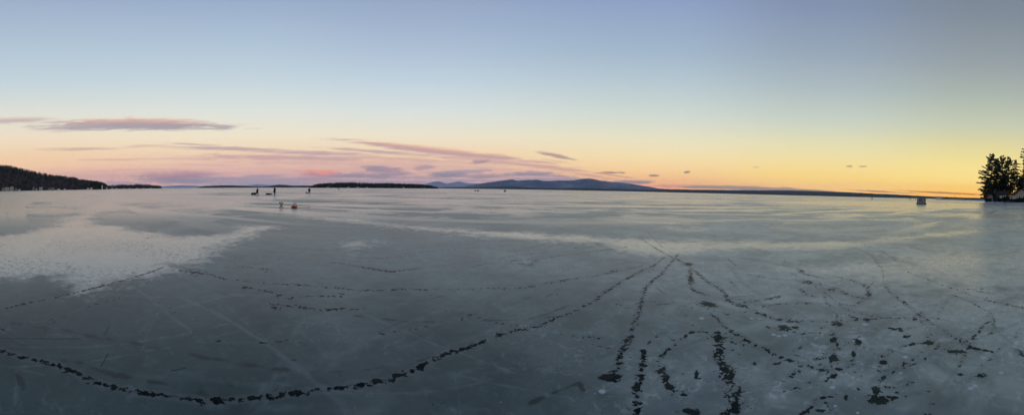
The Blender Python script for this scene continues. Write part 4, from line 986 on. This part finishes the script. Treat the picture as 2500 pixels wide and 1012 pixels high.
def person(loc, rz, label, coat, legs, J, group, hood=False, scale=1.0, hatm=None, trouser=None):
    """J: joint positions, facing +X, left is +Y"""
    root = empty('person', loc, rz, label, 'person', group); root.scale = (scale,) * 3
    def half(s_): return 'l' if s_ > 0 else 'r'
    pel, chest, neck, head = J['pel'], J['chest'], J['neck'], J['head']
    h = Vector(head); fwd = Vector(J.get('look', (1, 0, 0))).normalized()
    body = [[(pel, .12), (chest, .14), (neck, .055), (tuple(h), .095), (tuple(h + Vector((0, 0, .09))), .075)],
            [(tuple(h), .095), (tuple(h + fwd * .10 + Vector((0, 0, .0))), .022)]]
    for s_ in ('l', 'r'):
        body.append([(chest, .14), (J['sh' + s_], .06), (J['el' + s_], .045), (J['wr' + s_], .03)])
        body.append([(pel, .12), (J['hip' + s_], .085), (J['kn' + s_], .06), (J['an' + s_], .04), (J['toe' + s_], .035)])
    skin_obj('body', body, M_skin, root)
    ct = [[(pel, (.19, .17)), (chest, (.2, .19)), (neck, .10)]]
    for s_ in ('l', 'r'): ct.append([(chest, (.2, .19)), (J['sh' + s_], .095), (J['el' + s_], .078), (J['wr' + s_], .055)])
    skin_obj('coat', ct, coat, root, fat=1.8)
    tr = [[(pel, (.165, .155)), (J['hipl'], .12)]]
    for s_ in ('l', 'r'): tr.append([(pel, (.165, .155)), (J['hip' + s_], .12), (J['kn' + s_], .088), (J['an' + s_], .07)])
    skin_obj('trousers', tr[1:], trouser or M_blk, root, fat=1.65)
    for s_ in ('l', 'r'):
        a, tt = Vector(J['an' + s_]), Vector(J['toe' + s_]); heel = a + (a - tt) * .35; heel.z = a.z - .04
        skin_obj('boot', [[(tuple(a + Vector((0, 0, .14))), .075), (tuple(a), .065), (tuple(tt), .052)], [(tuple(a), .065), (tuple(heel), .05)]], M_boot, root)
        wv = Vector(J['wr' + s_]); dv = (wv - Vector(J['el' + s_])).normalized(); pm = wv + dv * .07
        sd_ = dv.cross(Vector((0, 0, 1))); sd_ = sd_.normalized() if sd_.length > .1 else Vector((0, 1, 0)); up = sd_.cross(dv)
        gl = MB().tube([wv, pm, pm + dv * .04], [.035, .048, .042], 8)
        for k, L in zip((-1.5, -.5, .5, 1.5), (.065, .08, .085, .07)):
            b0 = pm + dv * .03 + sd_ * k * .02; gl.tube([b0, b0 + dv * L * .5 - up * .008, b0 + dv * L * .85 - up * .035], [.012, .011, .008], 6)
        th = pm - dv * .02 + sd_ * .04; gl.tube([th, th + sd_ * .025 + dv * .03, th + sd_ * .02 + dv * .06 - up * .015], [.014, .012, .009], 6)
        gl.build('glove', M_blk, root, True)
    if hood:
        skin_obj('hood', [[(neck, .11), (tuple(h - fwd * .03 + Vector((0, 0, .02))), .135), (tuple(h + Vector((0, 0, .11)) - fwd * .02), .09)]], coat, root, fat=1.35)
    else:
        MB().lathe([(.108, .01), (.115, .05), (.105, .11), (.07, .16), (.02, .185)], 14, tuple(h + Vector((-.01 * fwd.x, 0, .0)))).build('hat', hatm or M_hat, root, True)
    for s_ in (-1, 1):
        e_ = h + fwd * .088 + fwd.cross(Vector((0, 0, 1))) * .034 * s_ + Vector((0, 0, .015))
        MB().lathe([(.002, -.009), (.009, -.003), (.009, .003), (.002, .009)], 8, tuple(e_)).build('eye', M_boot, root, True)
    return root
def stand(sp=.12, walk=0.0, **kw):
    J = dict(pel=(0, 0, .98), chest=(0.0, 0, 1.32), neck=(.01, 0, 1.5), head=(.03, 0, 1.64),
             shl=(0, .19, 1.42), shr=(0, -.19, 1.42), ell=(-.02, .27, 1.14), elr=(-.02, -.27, 1.14), wrl=(.08, .26, .9), wrr=(.08, -.26, .9),
             hipl=(0, .1, .9), hipr=(0, -.1, .9), knl=(.04 + walk * .5, sp, .5), knr=(.04 - walk * .3, -sp, .5),
             anl=(walk, sp * 1.15, .09), anr=(-walk, -sp * 1.15, .09), toel=(walk + .17, sp * 1.2, .055), toer=(-walk + .16, -sp * 1.2, .055))
    J.update(kw); return J
def kneel():
    return stand(pel=(0, 0, .45), chest=(.12, 0, .78), neck=(.2, 0, .94), head=(.26, 0, 1.06), shl=(.15, .19, .88), shr=(.15, -.19, .88), ell=(.3, .24, .66), elr=(.3, -.24, .66),
                 wrl=(.5, .18, .55), wrr=(.5, -.18, .55), hipl=(0, .1, .42), hipr=(0, -.1, .42), knl=(.42, .15, .42), knr=(.42, -.15, .42), anl=(.4, .15, .09), anr=(.4, -.15, .09), toel=(.57, .15, .055), toer=(.57, -.15, .055))
def face_right(x): return -bearing(x)          # +X of the figure points to the right in view
A_p = gnd(627.5, 478.4)
JA = stand(.08, .26, pel=(-.04, 0, .97), chest=(.05, 0, 1.3), neck=(.12, 0, 1.46), head=(.17, 0, 1.59), shl=(.06, .18, 1.4), shr=(.06, -.18, 1.4), ell=(.12, .28, 1.14), elr=(.08, -.3, 1.15), wrl=(.36, .2, 1.12), wrr=(.34, -.22, 1.1),
          toel=(.43, .1, .06), anr=(-.34, -.09, .12), toer=(-.18, -.1, .05), knr=(-.1, -.1, .5), knl=(.22, .1, .5))
person(A_p, face_right(627), 'fisherman in tan olive coat walking right, hauling the black loaded sled', M_tanc, 0, JA, 'ice fishermen on the lake')
B_p = gnd(670, 478.6)
JB = stand(.07, 0.0, shr=(.04, -.2, 1.42), elr=(.34, -.26, 1.34), wrr=(.14, -.2, 1.5), head=(.05, 0, 1.66), ell=(.08, .3, 1.12), wrl=(.2, .22, .98))
person(B_p, face_right(670) + .1, 'hooded person in long dark parka, one arm raised, right of the red loaded sled', M_navy, 0, JB, 'ice fishermen on the lake', hood=True)
C_p = gnd(755, 474.8)
person(C_p, face_right(755) + 1.5, 'dark dressed person standing legs apart beside a small black pile, third from the left', M_olive, 0, stand(.16, 0, ell=(-.05, .33, 1.15), elr=(-.05, -.33, 1.15), wrl=(.1, .3, .93), wrr=(.1, -.3, .93), anl=(0, .2, .09), anr=(0, -.2, .09), toel=(.16, .22, .055), toer=(.16, -.22, .055)), 'ice fishermen on the lake', scale=.95)
person(gnd(826.5, 465.7), face_right(826), 'tiny dark figure leaning on the far ice in front of the island', M_blk, 0, stand(.08, .12, chest=(.12, 0, 1.22), neck=(.24, 0, 1.36), head=(.32, 0, 1.46), shl=(.16, .18, 1.3), shr=(.16, -.18, 1.3), ell=(.3, .22, 1.08), elr=(.3, -.22, 1.08), wrl=(.4, .18, .86), wrr=(.4, -.18, .86)), 'ice fishermen on the lake')
person(gnd(1159.3, 467.6), face_right(1159), 'tiny crouching dark figure, left of the pair on the far ice before the mountains', M_blk, 0, kneel(), 'ice fishermen on the lake')
person(gnd(1166, 467.9), face_right(1166), 'tiny dark figure sitting low, right of the pair before the mountains', M_navy, 0, kneel(), 'ice fishermen on the lake', hood=True, scale=1.1)
person(gnd(2129, 487.8), face_right(2129) + 1.4, 'lone dark figure standing on the far ice left of the large shanty', M_blk, 0, stand(), 'ice fishermen on the lake')
person(gnd(2222, 488.6), face_right(2222) + 1, 'tiny dark figure far out, left one of two just left of the large shanty', M_blk, 0, stand(), 'ice fishermen on the lake')
person(gnd(2235, 488.8), face_right(2235), 'tiny squat dark figure far out, nearest to the left of the large shanty', M_blk, 0, kneel(), 'ice fishermen on the lake')

# ------------------------------------------------------------------ sleds and gear
M_plast = mat('black_plastic', (.01, .01, .011), .45, var=.2)
M_red = mat('red_plastic', (.30, .012, .014), .4, var=.2)
M_redbag = mat('dark_red_cloth', (.12, .02, .025), .85, var=.3)
M_bucket = mat('white_bucket_plastic', (.86, .88, .82), .4, var=.1)
M_rope = mat('rope', (.05, .05, .05), .9)
M_steel = mat('dull_steel', (.25, .25, .26), .4, metal=.8)
M_tarp = mat('black_tarp', (.012, .012, .014), .6, var=.4, bump=.4)
M_grey = mat('grey_pail', (.25, .26, .26), .5)
def sled_hull(L, Wd, Hh, m, root):
    """open tub with upturned nose, +X forward"""
    secs = []; n = 9
    for i in range(n):
        u = i / (n - 1); x = (u - .5) * L; w_ = Wd / 2 * (1 - max(0, u - .7) * 1.1); lift = Hh * .9 * max(0, (u - .72) / .28) ** 2
        secs.append([(x, -w_ * 1.08, Hh), (x, -w_ * 1.0, Hh * .96), (x, -w_ * .86, lift + .02), (x, w_ * .86, lift + .02), (x, w_, Hh * .96), (x, w_ * 1.08, Hh)])
    b = MB(); vs = [p_ for s_ in secs for p_ in s_]; fs = []
    for i in range(n - 1):
        for k in range(5): fs.append((i * 6 + k, i * 6 + k + 1, (i + 1) * 6 + k + 1, (i + 1) * 6 + k))
    fs += [(0, 1, 2, 3, 4, 5), tuple((n - 1) * 6 + k for k in (5, 4, 3, 2, 1, 0))]
    b.add(vs, fs); o = b.build('hull', m, root, False); s_ = o.modifiers.new('thick', 'SOLIDIFY'); s_.thickness = .02
    return o
# black sled behind the walking man
sA = empty('cargo_sled', gnd(619.8, 478.4), face_right(620), 'black sled with a tall lashed black load behind the tan coated walker', 'sled', 'gear sleds on the ice')
sled_hull(1.4, .6, .25, M_plast, sA)
MB().lathe([(.02, 0), (.6, .0), (.64, .15), (.62, .34), (.52, .43), (.02, .45)], 20, (-.02, 0, .1), 1.02, .46).build('load', M_tarp, sA, True)
for sx in (-.3, 0, .3): MB().tube([(sx, -.3, .2), (sx, -.27, .5), (sx, 0, .565), (sx, .27, .5), (sx, .3, .2)], .012, 5).build('strap', M_grey, sA)
MB().tube([(.68, 0, .2), (.9, -.05, .35), (1.05, -.1, .9)], .012, 5).build('tow_rope', M_rope, sA)
# long sled with red gear
sB = empty('gear_sled', gnd(656.5, 478.4), face_right(656), 'long low black sled with dark red bags at its left end', 'sled', 'gear sleds on the ice')
sled_hull(1.65, .6, .22, M_plast, sB)
MB().box((.2, 0, .3), (.9, .42, .16), rz=.03).build('duffel', M_tarp, sB, bevel=.06)
MB().lathe([(.01, 0), (.17, .02), (.2, .14), (.15, .28), (.01, .32)], 12, (-.55, 0, .12), 1.1, .9).build('bag', M_redbag, sB, True)
MB().lathe([(.01, 0), (.14, .02), (.17, .12), (.12, .22), (.01, .25)], 12, (-.2, .02, .17), 1, .9).build('bag', M_redbag, sB, True)
MB().tube([(-.15, 0, .3), (-.06, .02, .56)], .02, 6).build('rod_handle', M_blk, sB)
MB().tube([(.8, 0, .18), (1.0, .05, .1), (1.2, .08, .5), (1.35, .1, .95)], .01, 5).build('tow_rope', M_rope, sB)
# auger in front of the hooded person
au = empty('ice_auger', gnd(673.5, 478.0), face_right(673), 'thin hand auger standing upright in the ice beside the hooded person', 'auger')
MB().tube([(0, 0, 0), (0, 0, .9), (.12, 0, 1.0), (.12, 0, 1.1), (0, 0, 1.15), (0, 0, 1.25)], .014, 6).build('shaft', M_steel, au)
fl = MB()
for k in range(28):
    a = k * .7; fl.box((math.cos(a) * .03, math.sin(a) * .03, .02 + k * .014), (.05, .02, .008), rz=a)
fl.build('flight', M_steel, au); MB().lathe([(.02, 1.24), (.035, 1.26), (.02, 1.29)], 8).build('knob', M_blk, au)
# pile next to third person
pc = empty('pack', gnd(747.8, 474.3), 0, 'small peaked black pack on the ice left of the third standing person', 'pack')
MB().lathe([(.02, 0), (.26, .01), (.27, .12), (.16, .3), (.05, .42), (.01, .44)], 12, (0, 0, 0), 1.1, .8).build('bag', M_tarp, pc, True)
MB().tube([(-.1, -.2, .1), (-.06, -.18, .33), (0, -.05, .43)], .02, 5).build('strap', M_grey, pc)
ps = empty('small_sled', gnd(751, 474.9), 0, 'low pale sled between the black pack and the third standing person', 'sled', 'gear sleds on the ice')
sled_hull(.75, .4, .12, M_grey, ps); MB().lathe([(.01, 0), (.09, .01), (.1, .16), (.01, .18)], 10, (-.05, 0, .04)).build('bait_can', M_plast, ps, True)
ds = empty('small_sled', gnd(829.5, 465.9), 0, 'tiny dark sled right of the far leaning figure before the island', 'sled', 'gear sleds on the ice')
sled_hull(1.0, .5, .2, M_plast, ds); MB().box((-.1, 0, .25), (.5, .35, .15)).build('bag', M_tarp, ds, bevel=.04)
fs_ = empty('small_sled', gnd(1168.6, 468), 0, 'tiny black sled right of the sitting figure before the mountains', 'sled', 'gear sleds on the ice')
sled_hull(1.0, .5, .22, M_plast, fs_); MB().box((-.1, 0, .25), (.5, .35, .12)).build('bag', M_tarp, fs_, bevel=.04)

# folding camp stool
st = empty('folding_stool', gnd(686.3, 510.8), face_right(686) + .15, 'black folding tripod stool standing alone on the ice', 'stool')
tops = [(-.2, -.05, .48), (.17, -.09, .465), (.02, .2, .475)]; feet = [(.2, -.06, 0), (-.15, -.1, 0), (.0, -.02 + .22, 0)]
feet = [(.22, .07, 0), (-.16, .09, 0), (-.03, -.22, 0)]
for a, b in zip(tops, feet): MB().tube([a, b], .028, 8).build('leg', M_plast, st, True)
MB().add([(-.23, -.07, .5), (.2, -.11, .485), (.02, .23, .495), (-.02, 0, .455), (-.23, -.07, .485), (.2, -.11, .47), (.02, .23, .48), (-.02, 0, .435)],
         [(0, 1, 3), (1, 2, 3), (2, 0, 3), (5, 4, 7), (6, 5, 7), (4, 6, 7), (0, 4, 5, 1), (1, 5, 6, 2), (2, 6, 4, 0)]).build('seat', M_blk, st)
for a in tops: MB().lathe([(.01, -.03), (.024, -.02), (.024, .02), (.01, .03)], 8, a).build('cap', M_plast, st, True)
MB().lathe([(.016, -.02), (.028, -.01), (.028, .01), (.016, .02)], 8, (0, .01, .24)).build('hub', M_plast, st, True)
# red sled with the white bucket (scaled a touch: a five gallon pail)
rs = empty('red_sled', gnd(719.5, 510.9), face_right(719) + 1.32, 'small red plastic sled near the stool carrying a white bucket', 'sled', 'gear sleds on the ice')
sled_hull(.85, .42, .16, M_red, rs)
MB().tube([(.45, 0, .13), (.7, -.12, .02), (.85, -.45, .015), (.95, -.9, .02), (1.1, -1.2, .015)], .01, 5).build('tow_rope', M_rope, rs)
MB().tube([(.99, -.93, .03), (1.04, -1.06, .03)], .022, 6).build('rope_handle', M_blk, rs)
bk = empty('bucket', gnd(719.7, 510.6, .03), 0, 'white plastic bucket standing in the small red sled', 'bucket')
MB().lathe([(.145, 0), (.15, .02), (.172, .36), (.18, .37), (.18, .39), (.15, .385), (.14, .2)], 24).build('pail', M_bucket, bk, True)
MB().lathe([(.182, .372), (.185, .41), (.12, .42), (.01, .422)], 24).build('lid', M_bucket, bk, True)
MB().tube([(-.155, 0, .36), (-.17, -.04, .27), (-.1, -.14, .22), (.1, -.14, .22), (.17, -.04, .27), (.155, 0, .36)], .004, 5).build('handle', M_steel, bk)
jg = empty('fuel_jug', gnd(715.6, 511.1, .05), .3, 'small red and white jug at the left side of the red sled', 'jug')
MB().lathe([(.07, 0), (.075, .02), (.075, .16), (.03, .21), (.025, .22)], 14).build('body', M_red, jg, True); MB().lathe([(.03, .215), (.03, .25)], 10).build('cap', M_bucket, jg, True)
tp = empty('tip_up', gnd(717.2, 510.7, .34), .2, 'bundle of thin red tipped fishing rods rising from the red sled', 'fishing rod')
for k, (dx_, dy_) in enumerate(((-.06, 0), (.02, .03), (.05, -.02))): MB().tube([(0, 0, -.28), (dx_, dy_, .16)], .006, 5).build('rod', M_bucket, tp); MB().lathe([(.004, -.02), (.014, 0), (.004, .02)], 6, (dx_, dy_, .17)).build('tip', M_red, tp)
M_chip = mat('white_ice_chunk', (.65, .72, .72), .35, var=.15, scale=8)
def chunk(x, y, s_, seed, label):
    bm = bmesh.new(); bmesh.ops.create_icosphere(bm, subdivisions=2, radius=1); rp = random.Random(seed)
    for v_ in bm.verts: v_.co *= rp.uniform(.75, 1.15); v_.co = Vector((v_.co.x * s_, v_.co.y * s_ * .8, max(v_.co.z, -.3) * s_ * .35))
    me = bpy.data.meshes.new('ice_chunk'); bm.to_mesh(me); bm.free(); me.materials.append(M_chip)
    o = bpy.data.objects.new('ice_chunk', me); COL.objects.link(o); o.location = gnd(x, y, s_ * .1); tag(o, label, 'ice chunk', 'ice chunks by the red sled')
chunk(731, 512.6, .10, 1, 'larger white ice chunk right of the red sled'); chunk(753.5, 513.2, .07, 2, 'smaller white ice chunk farther right, past the sled rope'); chunk(707.5, 511.5, .05, 3, 'tiny ice chip left of the red sled'); 
# odd bits on the far right ice
sk = empty('branch', gnd(2457.5, 508.2), 0, 'short dark branch poking up from the ice below the point', 'branch')
MB().tube([(-.14, 0, .62), (-.04, 0, .3), (.1, 0, -.05)], [.012, .02, .03], 6).build('stem', M_bark, sk); MB().tube([(-.04, 0, .3), (.05, .02, .45)], .01, 5).build('twig', M_bark, sk)
sk = empty('branch', gnd(2311.5, 502.8), 0, 'tiny dark stub of wood on the bright ice right of the large shanty', 'branch')
MB().tube([(0, 0, .4), (.05, 0, -.05)], [.03, .06], 6).build('stem', M_bark, sk)

# the young moon, sunlit from below the horizon
mm = bpy.data.materials.new('moonlit_crescent'); mm.use_nodes = True; q = NT(mm.node_tree); q.n.clear()
em = q.node('ShaderNodeEmission'); em.inputs[0].default_value = (.86, .96, .96, 1); em.inputs[1].default_value = 1.0
qo = q.node('ShaderNodeOutputMaterial'); q.l.new(em.outputs[0], qo.inputs[0])
MD = 60000; mr = 3.9 * MD / F; b = MB(); n = 20; vs = []
for i in range(n + 1):
    a = -math.pi / 2 + math.pi * i / n; ci, si = math.cos(a), math.sin(a)
    for r1, yy in ((1.0, 0), (.45, -.25), (.45, .25)): vs.append((-ci * r1 * mr, yy * mr * .4 * ci, si * mr))
fs = []
for i in range(n):
    k = i * 3; fs += [(k, k + 1, k + 4, k + 3), (k + 1, k + 2, k + 5, k + 4), (k + 2, k, k + 3, k + 5)]
mo = b.add(vs, fs).build('moon', mm); am = bearing(1661.5); mo.location = (math.sin(am) * MD, math.cos(am) * MD, (465.5 - 267.5) / F * MD)
mo.rotation_euler = (0, .35, -am); tag(mo, 'thin white crescent moon high in the clear sky right of centre', 'moon')

# ------------------------------------------------------------------ air
hz = MB().box((0, 0, 268), (27800, 27800, 540)).build('haze', None); hz['kind'] = 'stuff'; tag(hz, 'thin blue evening haze over the lake', 'haze')
hm = bpy.data.materials.new('haze'); hm.use_nodes = True; q = NT(hm.node_tree); q.n.clear()
pv = q.node('ShaderNodeVolumePrincipled'); pv.inputs['Color'].default_value = (.5, .67, 1.0, 1); pv.inputs['Density'].default_value = DENS; pv.inputs['Anisotropy'].default_value = .2
qo = q.node('ShaderNodeOutputMaterial'); q.l.new(pv.outputs[0], qo.inputs['Volume']); hz.data.materials.append(hm)
hz.display_type = 'WIRE'
